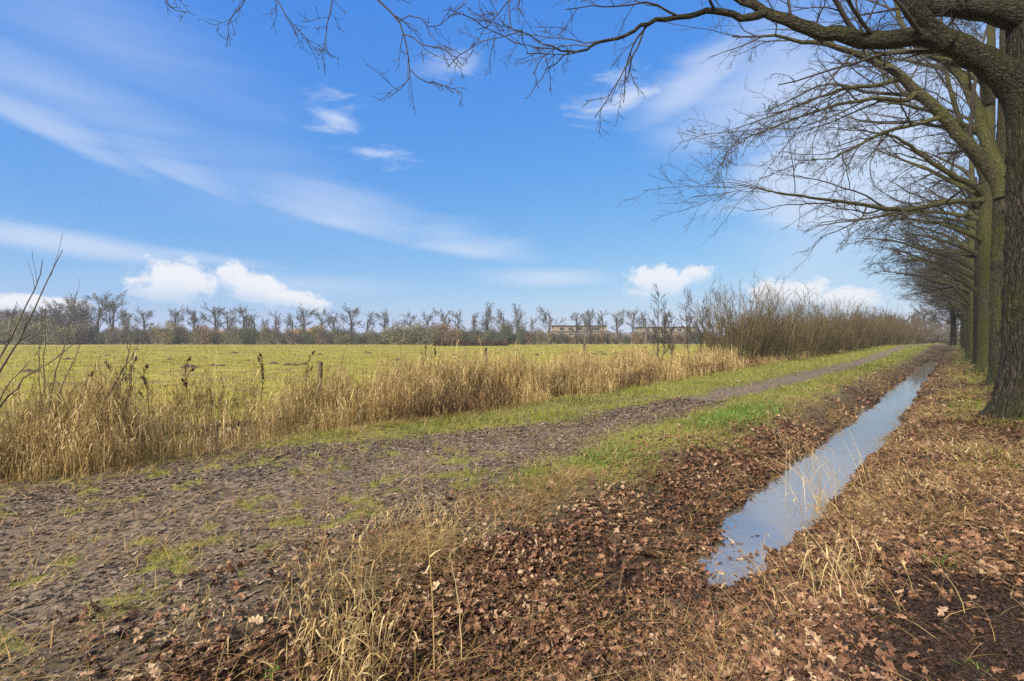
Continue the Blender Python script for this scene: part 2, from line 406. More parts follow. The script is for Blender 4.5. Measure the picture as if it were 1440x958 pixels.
under = np.concatenate([under, np.zeros(ks, bool)]); lr_ = np.concatenate([lr_, rng.random(ks)*.14])
o = leaf_mesh('fallen_leaves', lx, ly, lz, sz, np.where(under, .04, .45), lr_, M_leaf, .32); tag(o, 'brown fallen oak leaves covering the ditch banks and ground under the trees', 'fallen leaves', kind='stuff')
# trodden leaf mat on the track
u1, v1 = box_sample(150000, -4.5, 14, 3.0, 8.4); x1, y1 = uv2xy(u1, v1)
x2, y2 = view_sample(26000, 12, 70); u2, v2 = xy2uv(x2, y2); k = (v2 < 8.5) & (v2 > 3.5); x2, y2, u2, v2 = x2[k], y2[k], u2[k], v2[k]
lx, ly, lu, lv = [np.concatenate(p) for p in ((x1, x2), (y1, y2), (u1, u2), (v1, v2))]
mu, gg, ll, ss, pp = masks(lu, lv)
wear = np.exp(-((lv-path_centre(lu))/(path_half(lu)*.55))**2)
prob = (.75*mu*(1-.6*wear) + .40*(1-mu))*(1-.8*gg)
keep = inview(lx, ly) & (rng.random(len(lx)) < prob)
lx, ly, lu, lv = lx[keep], ly[keep], lu[keep], lv[keep]
dist = np.hypot(lx, ly); mu = mu[keep]
sz = (.016+.066*rng.beta(1.3, 2, len(lx)))*np.clip(dist/7, 1, 5)**.5
rr_ = np.clip(rng.beta(2, 2.4, len(lx))+.12*(1-mu), 0, 1)
o = leaf_mesh('trodden_leaves', lx, ly, H(lu, lv)+rng.uniform(.001, .014, len(lx)), sz, .16, rr_, M_matleaf, .18)
tag(o, 'dark rotted leaves trodden into the muddy track', 'fallen leaves', kind='stuff')

def blades(x, y, z, h, w, lean, rnd, seg=3, bend=.5):
    n = len(x); a = rng.random(n)*2*PI; d = np.stack([np.cos(a), np.sin(a)], -1)
    t = np.linspace(0, 1, seg+1)
    P = np.zeros((n, seg+1, 3)); P[:, 0] = np.stack([x, y, z], -1)
    hor = (lean*h)[:, None]*(t[None]*(1-bend)+bend*t[None]**2)
    P[:, :, 0] = x[:, None]+d[:, :1]*hor; P[:, :, 1] = y[:, None]+d[:, 1:]*hor
    P[:, :, 2] = z[:, None]+h[:, None]*(t[None]-.35*np.minimum(lean, 1.4)[:, None]*t[None]**2)
    W = w[:, None]*(1-.85*t[None]**1.5)
    b = a+PI/2+rng.normal(size=n)*.5
    return P, W, np.stack([np.cos(b), np.sin(b), 0*b], -1), rnd
# ---- green verge grass
M_grass = rndmat('verge_grass', [(0, (.07, .09, .015)), (.35, (.165, .195, .025)), (.65, (.26, .27, .042)), (.85, (.35, .30, .085)), (1, (.42, .33, .15))], .7, .3, .2, 4, .25)
x1, y1 = view_sample(330000, 2.3, 110); u1, v1 = xy2uv(x1, y1)
mu, gg, ll, ss, pp = masks(u1, v1)
cl = fbm(u1*3.2, v1*3.2, 3)
zz = H(u1, v1)
keep = (rng.random(len(u1)) < gg*sstep(.28, .5, cl)) & (pp < .3) & (v1 < reed_edge(u1)+.6) & (zz > ZW)
x1, y1, u1, v1, zz = x1[keep], y1[keep], u1[keep], v1[keep], zz[keep]
d = np.hypot(x1, y1); s = np.clip(d/6, .7, 14)**.8
lush = sstep(.5, .64, fbm(u1*.8+2, v1*.8+5, 3))
n = len(u1)
b = Bag(); P, W, S, r = blades(x1, y1, zz-.01, rng.uniform(.035, .10, n)*s**.5*(1+.5*lush), rng.uniform(.004, .007, n)*s, rng.uniform(.2, 1.2, n), np.clip(rng.beta(2, 2, n)*.85+.16*(1-lush)-.12*lush, 0, 1))
b.ribbon(P, W, S, r); o = b.build('grass', M_grass); tag(o, 'short green grass growing on the verges beside the track and ditch', 'grass', kind='stuff')
# ---- straw: dead grass lying on the banks
M_straw = rndmat('straw', [(0, (.12, .07, .025)), (.4, (.30, .185, .065)), (.75, (.43, .295, .115)), (1, (.54, .42, .22))], .65, .4, .2, 5, .15)
x1, y1 = view_sample(420000, 2.3, 90); u1, v1 = xy2uv(x1, y1)
mu, gg, ll, ss, pp = masks(u1, v1); zz = H(u1, v1)
prob = np.clip(ss*np.where(v1 > 2.5, .7, 1.15)+.075*ll+.06*mu+.55*np.exp(-((v1-3.15)/.30)**2)*sstep(2.2, 3.0, u1)*sstep(6.5, 4.5, u1)+.03*(1-pp)*(v1 < 8.2)+.55*np.exp(-((v1-reed_edge(u1)+.15)/.4)**2), 0, 1)*sstep(.3, .55, fbm(u1*2.3+5, v1*2.3, 3))
prob = prob*(1-.85*sstep(1.0, .5, np.hypot((u1-3.6)/1.5, (v1+.12)/.75)))
keep = (rng.random(len(u1)) < prob) & (pp < .3) & (zz > ZW-.07)
x1, y1, u1, v1, zz = x1[keep], y1[keep], u1[keep], v1[keep], zz[keep]; n = len(u1)
d = np.hypot(x1, y1); s = np.clip(d/6, .75, 6)**.7
b = Bag(); P, W, S, r = blades(x1, y1, zz+.005, rng.uniform(.04, .17, n)*s**.4, rng.uniform(.003, .007, n)*s, rng.uniform(.8, 4.5, n), np.clip(rng.beta(2, 2, n), 0, 1), 3, .7)
b.ribbon(P, W, S, r); o = b.build('dry_grass', M_straw); tag(o, 'pale dry grass blades lying over the ditch banks', 'dry grass', kind='stuff')
# ---- pasture grass
M_past = rndmat('pasture_grass', [(0, (.17, .165, .035)), (.45, (.295, .275, .046)), (.8, (.36, .32, .065)), (1, (.38, .28, .12))], .75, .25, .2, .6, .3)
x1, y1 = view_sample(150000, 11, 190, 50); u1, v1 = xy2uv(x1, y1)
pp = masks(u1, v1)[4]; keep = (pp > .5) & (rng.random(len(u1)) < sstep(.36, .6, fbm(u1*.9+1, v1*.9, 4)))
x1, y1, u1, v1 = x1[keep], y1[keep], u1[keep], v1[keep]; n = len(u1); d = np.hypot(x1, y1); s = d/12
b = Bag(); P, W, S, r = blades(x1, y1, H(u1, v1)-.01, rng.uniform(.04, .10, n)*s**.35, rng.uniform(.010, .018, n)*s, rng.uniform(.2, 1.3, n), rng.beta(2, 2, n), 2)
b.ribbon(P, W, S, r); o = b.build('pasture_grass', M_past); tag(o, 'yellowish green pasture grass of the wide flat field', 'grass', kind='stuff')

# ------------------------------------------------------------------ reed bed between track and pasture
M_reed = rndmat('dry_reed', [(0, (.10, .065, .028)), (.22, (.21, .135, .055)), (.5, (.38, .265, .11)), (.8, (.52, .395, .19)), (1, (.62, .51, .30))], .7, .3, .3, 1.2, .2)
def reeds(u, v, h, s, dark=0.0):
    n = len(u); x, y = uv2xy(u, v); z = H(u, v)
    a = rng.random(n)*2*PI; lean = np.abs(rng.normal(size=n))*.17 + .6*(rng.random(n) < .07)
    t = np.linspace(0, 1, 5)
    P = np.zeros((n, 5, 3)); hor = (lean*h)[:, None]*t[None]**1.7
    P[:, :, 0] = x[:, None]+np.cos(a)[:, None]*hor; P[:, :, 1] = y[:, None]+np.sin(a)[:, None]*hor; P[:, :, 2] = z[:, None]-.02+h[:, None]*t[None]*(1-.4*lean[:, None]*t[None])
    W = (.0065*s)[:, None]*(1-.6*t[None])
    rnd = np.clip(rng.beta(2.4, 2, n)-dark, 0, 1)
    # leaves hanging from the stems
    k = 3; idx = np.repeat(np.arange(n), k); m = len(idx); f = rng.uniform(.25, .9, m)*4; i = f.astype(int); fr = (f-i)[:, None]
    p0 = P[idx, i]*(1-fr)+P[idx, np.minimum(i+1, 4)]*fr
    al = rng.random(m)*2*PI; L = rng.uniform(.18, .55, m)*(h[idx]/1.2)
    q = np.zeros((m, 4, 3)); tt = np.linspace(0, 1, 4)
    reach = rng.uniform(.15, .6, m)
    q[:, :, 0] = p0[:, :1]+np.cos(al)[:, None]*(L*reach)[:, None]*tt; q[:, :, 1] = p0[:, 1:2]+np.sin(al)[:, None]*(L*reach)[:, None]*tt
    q[:, :, 2] = p0[:, 2:]+L[:, None]*(.9*tt-rng.uniform(.6, 2.0, m)[:, None]*tt**2)
    WL = (.011*s[idx])[:, None]*(1-.9*tt**2)
    return P, W, rnd, q, WL, np.clip(rnd[idx]+.1*rng.normal(size=m), 0, 1)
bag = Bag()
u1 = -7+np.exp(rng.uniform(np.log(3.), np.log(80), 66000)); w1 = rng.random(len(u1))
v1 = reed_edge(u1) + 2.6*w1**.9 - .1 + .5*(fbm(u1*1.3, u1*0+8, 3)-.5) - .35*rng.random(len(u1))**3
x1, y1 = uv2xy(u1, v1); dn = fbm(u1*.7, v1*1.1, 3)
keep = inview(x1, y1, 3) & (rng.random(len(u1)) < sstep(.35, .58, dn)*(1-.35*(u1 > 22)-.3*(u1 > 33)))
u1, v1, w1, x1, y1, dn = u1[keep], v1[keep], w1[keep], x1[keep], y1[keep], dn[keep]
d = np.hypot(x1, y1); s = np.clip(d/8, .8, 5)**.7
hh = (1-.45*(u1 > 33))*(.55+.65*sstep(.3, .65, dn))*rng.uniform(.65, 1.3, len(u1))*(.34+.72*sstep(0, .35, w1)-.10*sstep(.7, 1, w1))*1.02*(1+.08*(u1 < 2))
tall = rng.random(len(u1)) < .05; hh = np.where(tall, hh*1.32, hh)
P, W, r, q, WL, r2 = reeds(u1, v1, hh, s, .0)
bag.ribbon(P, W, None, r).ribbon(q, WL, None, r2)
o = bag.build('dry_reeds', M_reed); tag(o, 'band of straw coloured dry reeds between track and pasture', 'reeds', kind='stuff')
# dead bracken and bramble tangle in the reed bed
M_brack = rndmat('dead_bracken', [(0, (.05, .028, .018)), (.5, (.12, .07, .04)), (1, (.22, .13, .065))], .8, .2)
bag = Bag()
u1 = -6+np.exp(rng.uniform(np.log(5), np.log(60), 26000)); v1 = reed_edge(u1)+rng.uniform(-.15, 2.0, len(u1))
keep = rng.random(len(u1)) < sstep(.52, .62, fbm(u1*.33+4, v1*.33+2, 3)); u1, v1 = u1[keep], v1[keep]; n = len(u1); x1, y1 = uv2xy(u1, v1); s = np.clip(np.hypot(x1, y1)/9, .8, 5)**.7
P, W, S, r = blades(x1, y1, H(u1, v1)+rng.uniform(0, .45, n), rng.uniform(.15, .4, n), .010*s, rng.uniform(.5, 2.4, n), rng.random(n), 3, .8)
bag.ribbon(P, W, S, r); o = bag.build('dead_bracken', M_brack); tag(o, 'rusty brown dead bracken tangled among the reeds', 'bracken', kind='stuff')

# ------------------------------------------------------------------ avenue trees
def trunk_mesh(name, r0, Ht, parent, mat, seed, ridges=.035, flare=.75, res=72, rows=170, burrs=(), lean=(0, 0), hvis=11.0):
    g = np.random.default_rng(seed)
    z = np.concatenate([np.linspace(-.35, hvis, rows), np.linspace(hvis+.3, Ht, 22)]); th = np.linspace(0, 2*PI, res, endpoint=False)
    zz, tt = np.meshgrid(z, th, indexing='ij'); zc = np.maximum(zz, 0)
    rad = r0*(1-.72*np.clip(zc/Ht, 0, 1)**1.15)
    lob = 1+.30*np.cos(tt*5+g.random()*6)*np.exp(-zc/.5)+.10*np.cos(tt*3+1+zz*.3)
    rad = rad*(1+flare*np.exp(-zc/.42)*lob) * (1+.05*np.cos(2*tt+g.random()*6+zz*.25)+.05*(fbm(zz*.7+seed, np.cos(tt)*1.3+np.sin(tt)*.7+seed, 3)-.5))
    c, s = np.cos(tt)*3.2, np.sin(tt)*3.2
    # ridged bark: cells stretched along the trunk
    f1 = fbm(c*2.1+seed*3.1+s*.6, zz*1.25+s*2.1, 3); f2 = fbm(s*2.6-c*.5+7, zz*1.6+c*2.4, 3)
    rid = 1-np.abs(2*f1-1)*2.2; rid2 = 1-np.abs(2*f2-1)*2.2
    rad = rad - ridges*np.clip(np.maximum(rid, rid2), 0, 1)*(1-.5*np.clip(zc/Ht, 0, 1))
    for (bz, ba, br, bs) in burrs:
        da = np.angle(np.exp(1j*(tt-ba))); rad = rad + br*np.exp(-((zz-bz)/bs)**2-(da*r0/bs)**2*.8)
    ax = lean[0]*zz+.10*np.sin(zz*.35+seed)*np.clip(zz/6, 0, 1); ay = lean[1]*zz+.10*np.cos(zz*.31+seed)*np.clip(zz/6, 0, 1)
    V = np.stack([ax+np.cos(tt)*rad, ay+np.sin(tt)*rad, zz], -1)
    bk = np.stack([np.cos(tt)*r0, np.sin(tt)*r0, zz], -1)
    n, m = zz.shape; b = np.arange(n*m).reshape(n, m)
    q = np.stack([b[:-1], np.roll(b, -1, 1)[:-1], np.roll(b, -1, 1)[1:], b[1:]], -1).reshape(-1, 4)
    return mk(name, V, q, mat, parent, True, None, bk)
def crown(parent, limbs, radii, seed, k=(9, 6, 5, 3), mats=None, rmin=.006, tw=1.0, limbmat=None, flat=.55, up=(.0, -.01, -.02)):
    """limbs: list of (n,3) local polylines -> a mesh per limb, then branches and twigs as the crown"""
    g = np.random.default_rng(seed)
    for P, r in zip(limbs, radii):
        Bag().tube(P, r, 12).build('limb', limbmat or M_branch, parent)
    P = np.array([path(l, 16) for l in limbs]); Rr = np.array([np.interp(np.linspace(0, 1, 16), np.linspace(0, 1, len(r)), r) for r in radii])
    P1, R1 = grow(P, Rr, k[0], .16, 1, 40, 12, .42, 9, .13, up[0], .5, rmin*2.0, flat, .45, .3, g)
    P2, R2 = grow(P1, R1, k[1], .15, 1, 38, 12, .46, 6, .14, up[1], .55, rmin*1.2, flat, .45, .4, g)
    b = Bag().tube(P1, R1, 6).tube(P2, R2, 4)
    Pe, Re = grow(P, Rr, 3, .86, 1, 26, 10, .20, 6, .12, -.01, .6, rmin*1.1, flat, 0, .4, g); b.tube(Pe, Re, 4)
    P2 = np.concatenate([P2, Pe]); R2 = np.concatenate([R2, Re])
    P3, R3 = grow(P2, R2, k[2], .15, 1, 40, 14, .42, 4, .16, up[2], .6, rmin*.85, flat, .35, .5, g); b.tube(P3, R3, 3)
    if k[3]:
        P4, R4 = grow(P3, R3, k[3], .2, 1, 42, 15, .5, 2, .2, up[2], .7, rmin*.6, flat, .3, .5, g); b.tube(P4, R4, 3)
    b.build('crown', M_twig, parent)
def auto_limbs(m, z0, z1, Ht, r0, seed, lmin=4.5, lmax=8.5, az=None):
    g = np.random.default_rng(seed); L, Rr = [], []
    for i in range(m):
        z = z0+(z1-z0)*(i+.6*g.random())/m
        a = (i*2.4+g.random()*.8) if az is None else az[0]+az[1]*(2*g.random()-1)
        e = R(g.uniform(22, 52)); ln = g.uniform(lmin, lmax)*(1-.35*(z-z0)/max(z1-z0, 1))
        n = 14; d = np.array([math.cos(a)*math.cos(e), math.sin(a)*math.cos(e), math.sin(e)])
        p = np.array([0, 0, z])+d*r0*.3; pts = [p]
        for q in range(n):
            d = d+np.array([0, 0, -.030])+g.normal(size=3)*.075; d /= np.linalg.norm(d); p = p+d*ln/n; pts.append(p)
        rb = r0*g.uniform(.22, .38)
        rr = rb*np.linspace(1, .12, n+1)**.9; rr[0] *= 1.6; rr[1] *= 1.15
        L.append(np.array(pts)); Rr.append(rr)
    return L, Rr
def custom(pts, base, n=22, jit=.02):
    """pts: (px, py, Y, radius) read off the photo, made local to the tree's base"""
    a = np.array([[*pt(p[0], p[1], p[2]), p[3]] for p in pts]); a[:, :3] -= np.array(base)
    q = path(a, n, jit); return q[:, :3], np.maximum(q[:, 3], .006)

def base_at(u, v):
    x, y = uv2xy(u, v); return (x, y, float(H(u, v)))
AV = 'avenue trees along the ditch'
# the nearest one in the frame, half cut by the right edge, with the long limb over the field
B1 = base_at(14.0, -1.12)
t1 = empty('avenue_tree', B1); tag(t1, 'nearest avenue tree with rough dark bark and a long mossy limb reaching over the field', 'tree', AV)
trunk_mesh('trunk', .47, 17, t1, M_bark, 2, .05, .5, 128, 300)
l1 = custom([(1460, 190, 9.85, .40), (1428, 120, 9.75, .33), (1378, 83, 9.7, .27), (1327, 58, 9.65, .23), (1294, 50, 9.65, .20), (1227, 58, 9.7, .175), (1194, 52, 9.75, .16), (1160, 46, 9.8, .145), (1110, 30, 9.9, .12), (1077, 17, 10, .10), (1043, 0, 10.1, .085), (990, -40, 10.3, .065), (920, -70, 10.5, .04), (830, -90, 10.7, .02)], B1, 44)
l2 = custom([(1075, 18, 10.0, .085), (1052, 27, 10.0, .07), (1027, 19, 10.0, .062), (1005, 15, 10, .058), (960, 23, 10, .048), (920, 31, 10, .042), (890, 43, 9.95, .035), (850, 57, 9.9, .028), (800, 74, 9.85, .020), (770, 62, 9.8, .014), (735, 48, 9.8, .010), (700, 26, 9.8, .007)], B1, 34)
l3 = custom([(1330, 60, 9.65, .22), (1300, 38, 9.6, .19), (1283, 15, 9.5, .17), (1276, -20, 9.4, .15), (1230, -90, 9.2, .11), (1150, -150, 9, .06), (1080, -180, 8.8, .03)], B1, 20)
l4 = custom([(1450, 30, 9.85, .30), (1400, 14, 9.8, .22), (1350, 8, 9.8, .19), (1300, 6, 9.8, .17), (1250, -20, 9.8, .13), (1180, -60, 9.8, .08), (1080, -100, 9.8, .03)], B1, 20)
l5 = custom([(800, 74, 9.85, .014), (780, 90, 9.8, .011), (760, 110, 9.8, .008), (738, 140, 9.75, .006)], B1, 8)
La, Ra = auto_limbs(5, 9.5, 15, 17, .47, 77, 4, 7)
Bag().tube(l5[0], l5[1], 6).build('limb', M_limb, t1)
l1 = (l1[0], l1[1]*.88); l3 = (l3[0], l3[1]*.92)
crown(t1, [l1[0], l2[0], l3[0], l4[0]], [l1[1], l2[1], l3[1], l4[1]], 21, (10, 5, 4, 2), rmin=.006, flat=.9, limbmat=M_limb)
for P, r in zip(La, Ra): Bag().tube(P, r, 10).build('limb', M_bark, t1)

# second and third tree: limbs read off the photo, the rest grown
B2 = base_at(24.4, -1.36); Y2 = B2[1]
t2 = empty('avenue_tree', B2); tag(t2, 'second avenue tree with a dark lower trunk and a swollen burr ring', 'tree', AV)
trunk_mesh('trunk', .46, 18, t2, barkmat('bark_second', (.014, .012, .008), (.078, .068, .046), (.072, .075, .022), .58, sc=(8, 8, 2.2), bump=1.2), 5, .035, .35, 96, 220, burrs=[(4.25, 3.6, .12, .22), (4.2, 4.6, .10, .25), (5.95, 4.0, .16, .25), (1.9, 3.9, .10, .18)], hvis=14)
c1 = custom([(1412, 275, Y2, .30), (1404, 257, Y2, .22), (1361, 204, Y2-.2, .19), (1327, 164, Y2-.3, .18), (1277, 117, Y2-.4, .15), (1254, 97, Y2-.5, .13), (1227, 84, Y2-.5, .11), (1177, 67, Y2-.6, .085), (1127, 57, Y2-.7, .06), (1080, 50, Y2-.8, .04), (1030, 52, Y2-.8, .02)], B2, 26)
c2 = custom([(1290, 128, Y2-.4, .10), (1275, 141, Y2-.4, .085), (1243, 137, Y2-.5, .07), (1200, 143, Y2-.6, .055), (1160, 153, Y2-.7, .042), (1110, 170, Y2-.8, .028), (1060, 190, Y2-.9, .015), (1012, 212, Y2-1, .008)], B2, 18)
c3_ = custom([(1270, 112, Y2-.4, .09), (1240, 118, Y2-.5, .07), (1193, 124, Y2-.6, .055), (1145, 140, Y2-.8, .04), (1103, 157, Y2-.9, .026), (1050, 175, Y2-1, .014), (1010, 188, Y2-1.1, .008)], B2, 18)
c4 = custom([(1325, 165, Y2-.3, .09), (1300, 172, Y2-.3, .07), (1244, 186, Y2-.4, .055), (1207, 204, Y2-.5, .04), (1170, 222, Y2-.6, .025), (1130, 225, Y2-.7, .01)], B2, 16)
c5 = custom([(1412, 250, Y2, .24), (1384, 187, Y2+.4, .19), (1370, 145, Y2+.6, .17), (1354, 110, Y2+.8, .15), (1325, 82, Y2+1, .13), (1290, 66, Y2+1.2, .11), (1272, 40, Y2+1.3, .09), (1258, 0, Y2+1.4, .07), (1200, -60, Y2+1.5, .03)], B2, 22)
c6 = custom([(1300, 40, Y2-.2, .05), (1240, 42, Y2-.3, .04), (1200, 25, Y2-.4, .03), (1130, 5, Y2-.5, .02)], B2, 12)
La, Ra = auto_limbs(6, 9.5, 16, 18, .46, 31, 4, 7)
cs = [c1, c2, c3_, c4, c5]
crown(t2, [c[0] for c in cs]+La, [c[1] for c in cs]+Ra, 33, (12, 7, 5, 2), rmin=.006, limbmat=M_barkg, flat=.8)
B3 = base_at(34.0, -1.3); Y3 = B3[1]
t3 = empty('avenue_tree', B3); tag(t3, 'third avenue tree with pale green trunk and a level limb low over the ditch', 'tree', AV)
trunk_mesh('trunk', .46, 18, t3, M_barkg, 9, .02, .25, 72, 180, hvis=14)
e1 = custom([(1388, 281, Y3, .20), (1377, 282, Y3, .15), (1327, 285, Y3-.6, .12), (1277, 295, Y3-1.1, .105), (1254, 294, Y3-1.4, .095), (1194, 285, Y3-1.9, .075), (1144, 279, Y3-2.3, .055), (1110, 274, Y3-2.6, .04), (1070, 267, Y3-2.9, .025), (1027, 260, Y3-3.2, .012)], B3, 26)
e2 = custom([(1388, 275, Y3, .20), (1372, 262, Y3, .15), (1340, 248, Y3-.3, .12), (1305, 225, Y3-.5, .10), (1280, 205, Y3-.7, .08), (1255, 192, Y3-.9, .055), (1220, 185, Y3-1.2, .03), (1170, 182, Y3-1.5, .012)], B3, 20)
e3 = custom([(1390, 250, Y3, .18), (1376, 215, Y3, .13), (1355, 180, Y3, .11), (1340, 140, Y3, .10), (1331, 100, Y3, .08), (1325, 40, Y3, .06), (1320, -40, Y3, .03)], B3, 18)
La, Ra = auto_limbs(9, 5.6, 16, 18, .46, 47, 5, 8, az=(2.55, 1.3))
cs = [e1, e2, e3]
crown(t3, [c[0] for c in cs]+La, [c[1] for c in cs]+Ra, 35, (12, 7, 4, 2), rmin=.007, limbmat=M_barkg, flat=.8)
# prototypes for the rest of the row
protos = []
for sd in (4, 13):
    o = empty('avenue_tree', (0, 0, 0)); trunk_mesh('trunk', .43, 18, o, M_bark if sd == 4 else M_barkg, sd, .02, .25, 48, 90, hvis=14)
    L1, R1 = auto_limbs(8, 4.0, 11, 18, .43, sd*7, 5.5, 9, az=(2.43, .75)); L2, R2 = auto_limbs(7, 5, 16, 18, .43, sd*9, 4, 7)
    crown(o, L1+L2, R1+R2, sd+60, (10, 6, 4, 2), rmin=.009, flat=.8, limbmat=M_branch); protos.append(o)
rowlab = ['fourth avenue tree along the ditch, a slim dark trunk behind the pale green one', 'fifth avenue tree along the ditch, its low limb sweeping out toward the shrubs', 'sixth avenue tree along the ditch bank, counted from the near end', 'seventh avenue tree along the ditch bank, half hidden in the row']
first = True
for i, u in enumerate([45, 56, 66.5, 77, 88, 99, 110, 121, 132]):
    src = protos[i % 2]
    o = src if i < 2 else copy_tree(src)
    o.location = base_at(u, -1.35+.25*math.sin(i*2.1)); o.rotation_euler.z = (0, .1, -.25, .35, .2, -.3, .15, .3, -.1)[i]
    s = (1, 1.02, .95, 1.05, .97, 1, .95, 1, .9)[i]; o.scale = (s, s, s)
    tag(o, rowlab[i] if i < 4 else 'bare avenue tree far down the row where the trunks close up', 'tree', AV)
# the tree closing the view at the end of the ditch
o = copy_tree(protos[0]); o.location = base_at(118, .15); o.rotation_euler.z = 2.2; o.scale = (1.15, 1.15, .72)
tag(o, 'lone dark tree standing at the far end of the ditch', 'tree', AV)
# the tree beside the camera: only its hanging twigs come into the frame
B0 = base_at(3.0, -1.5)
t0 = empty('avenue_tree', B0); tag(t0, 'tree overhead whose thin twigs hang into the top of the sky', 'tree', AV)
trunk_mesh('trunk', .5, 16, t0, M_bark, 3, .03, .5, 64, 120)
def wl(p): return np.array(p)-np.array(B0)
main = path(np.array([[B0[0]-.1, B0[1]+.1, 5.0, .22], [2.2, 3.6, 6.2, .17], [.6, 5.4, 6.75, .13], [-1.3, 6.2, 6.7, .09], [-3.0, 6.5, 6.4, .05], [-4.6, 6.6, 6.15, .025]]), 24, .02)
limb0 = (main[:, :3]-np.array(B0), main[:, 3])
def hang(pts, r0, n=12):
    a = np.array([[*pt(p[0], p[1], p[2]), 0] for p in pts]); q = path(a, n, .012); return q[:, :3]-np.array(B0), np.linspace(r0, .0045, n)
hs = [hang([(575, -75, 6.0), (520, -15, 6.1), (555, 25, 6.2), (567, 50, 6.2), (572, 75, 6.25), (577, 100, 6.3), (565, 125, 6.3), (546, 138, 6.3)], .016),
      hang([(577, 98, 6.3), (592, 112, 6.3), (610, 117, 6.35), (632, 124, 6.4), (650, 131, 6.4)], .007, 7),
      hang([(567, 48, 6.2), (590, 60, 6.15), (612, 66, 6.1), (632, 75, 6.1), (652, 93, 6.0)], .008, 8),
      hang([(560, 30, 6.2), (585, 25, 6.2), (612, 40, 6.2), (630, 25, 6.2), (655, 5, 6.2)], .007, 8),
      hang([(500, -70, 6.3), (470, -10, 6.35), (466, 15, 6.35), (462, 45, 6.35), (455, 65, 6.35), (448, 78, 6.35)], .011),
      hang([(440, -70, 6.4), (388, -5, 6.4), (402, 25, 6.4), (425, 50, 6.4), (447, 74, 6.4)], .010),
      hang([(420, -60, 6.4), (350, -5, 6.5), (333, 18, 6.5), (322, 28, 6.5), (322, 45, 6.5), (318, 66, 6.5)], .010),
      hang([(300, -70, 6.5), (232, -5, 6.5), (240, 12, 6.5), (262, 18, 6.5)], .009),
      hang([(780, -75, 6.0), (722, -10, 5.9), (700, 20, 5.9), (690, 35, 5.9), (668, 42, 5.9)], .009)]
Bag().tube(limb0[0], limb0[1], 12).build('limb', M_bark, t0)
b = Bag(); g0 = np.random.default_rng(8)
for P, r in hs:
    b.tube(P, r, 5)
    P1, R1 = grow(P[None], r[None], 9, .30, 1, 44, 12, .22, 5, .18, -.02, .6, .0042, 1., .2, .5, g0); b.tube(P1, R1, 3)
    P2, R2 = grow(P1, R1, 3, .3, 1, 45, 14, .4, 3, .2, .0, .7, .0034, 1., .2, .6, g0); b.tube(P2, R2, 3)
b.build('crown', M_twig, t0)
La, Ra = auto_limbs(4, 8, 14, 16, .5, 5, 4, 6)
for P, r in zip(La, Ra): Bag().tube(P, r, 10).build('limb', M_bark, t0)

# ------------------------------------------------------------------ coppice shrubs along the reed bed
M_stem = rndmat('shrub_stem', [(0, (.045, .04, .018)), (.5, (.105, .09, .04)), (1, (.18, .15, .07))], .8, .25, .2, 1)
M_stwig = rndmat('shrub_twig', [(0, (.045, .034, .020)), (.6, (.10, .072, .04)), (1, (.15, .11, .06))], .8, .2, .2, 1)
def shrub(name, seed, ns, hgt, rad, k1=8, k2=4, thick=.022, lean=.35, rm=.008):
    g = np.random.default_rng(seed); root = empty(name, (0, 0, 0))
    a = g.random(ns)*2*PI; rr = rad*np.sqrt(g.random(ns)); P = np.zeros((ns, 9, 3)); P[:, 0] = np.stack([rr*np.cos(a), rr*np.sin(a), -.1+0*a], -1)
    d = nrm(np.stack([np.cos(a)*lean*g.random(ns)*1.3, np.sin(a)*lean*g.random(ns)*1.3, 1+0*a], -1)); L = hgt*g.uniform(.5, 1.05, ns)
    for q in range(8):
        d = nrm(d+g.normal(size=(ns, 3))*.05+np.array([0, 0, .02])); P[:, q+1] = P[:, q]+d*(L/8)[:, None]
    Rr = thick*g.uniform(.6, 1.2, ns)[:, None]*np.linspace(1, .3, 9)[None]
    Bag().tube(P, Rr, 5).build('stems', M_stem, root)
    P1, R1 = grow(P, Rr, k1, .15, 1, 30, 10, .30, 5, .10, .05, .6, rm, 1, .35, .4, g); P2, R2 = grow(P1, R1, k2, .2, 1, 36, 12, .42, 3, .12, .03, .7, rm*.8, 1, .3, .5, g)
    Bag().tube(P1, R1, 4).tube(P2, R2, 3).build('crown', M_stwig, root)
    return root
sp = [shrub('coppice_shrub', s, 34, 4.7, 1.25, 9, 5, .024, .40) for s in (1, 2, 3)]
us_ = list(np.arange(37.5, 120, 2.75))+list(np.arange(123, 196, 4.0)); lab_first = {0: 'nearest coppice shrub with leaning olive stems at the start of the row', 1: 'tall coppice shrub just behind the leaning one at the near end', 2: 'coppice shrub in the dense middle of the row with straight upright rods'}
for i, u in enumerate(us_):
    src = sp[i % 3]; o = src if i < 3 else copy_tree(src)
    v = 11.9+.7*math.sin(i*1.7)-3.9*max(0, min(1, (u-50)/140)); o.location = base_at(u, v); o.rotation_euler.z = i*2.1
    s = (.99+.20*math.sin(i*2.3+.5)+.10*math.sin(i*.9))*(1+.0012*(u-30)); o.scale = (s*1.05, s*1.05, s)
    tag(o, lab_first.get(i, 'bare coppice shrub in the long thicket beside the track'), 'shrub', 'coppice shrubs beside the track')
    if i % 2 and i > 2:
        o = copy_tree(sp[(i+1) % 3]); o.location = base_at(u+1, v+2.2); o.rotation_euler.z = i*1.3; o.scale = (s, s, s*1.05)
        tag(o, 'bare coppice shrub in the rear of the long thicket beside the track', 'shrub', 'coppice shrubs at the back of the thicket')
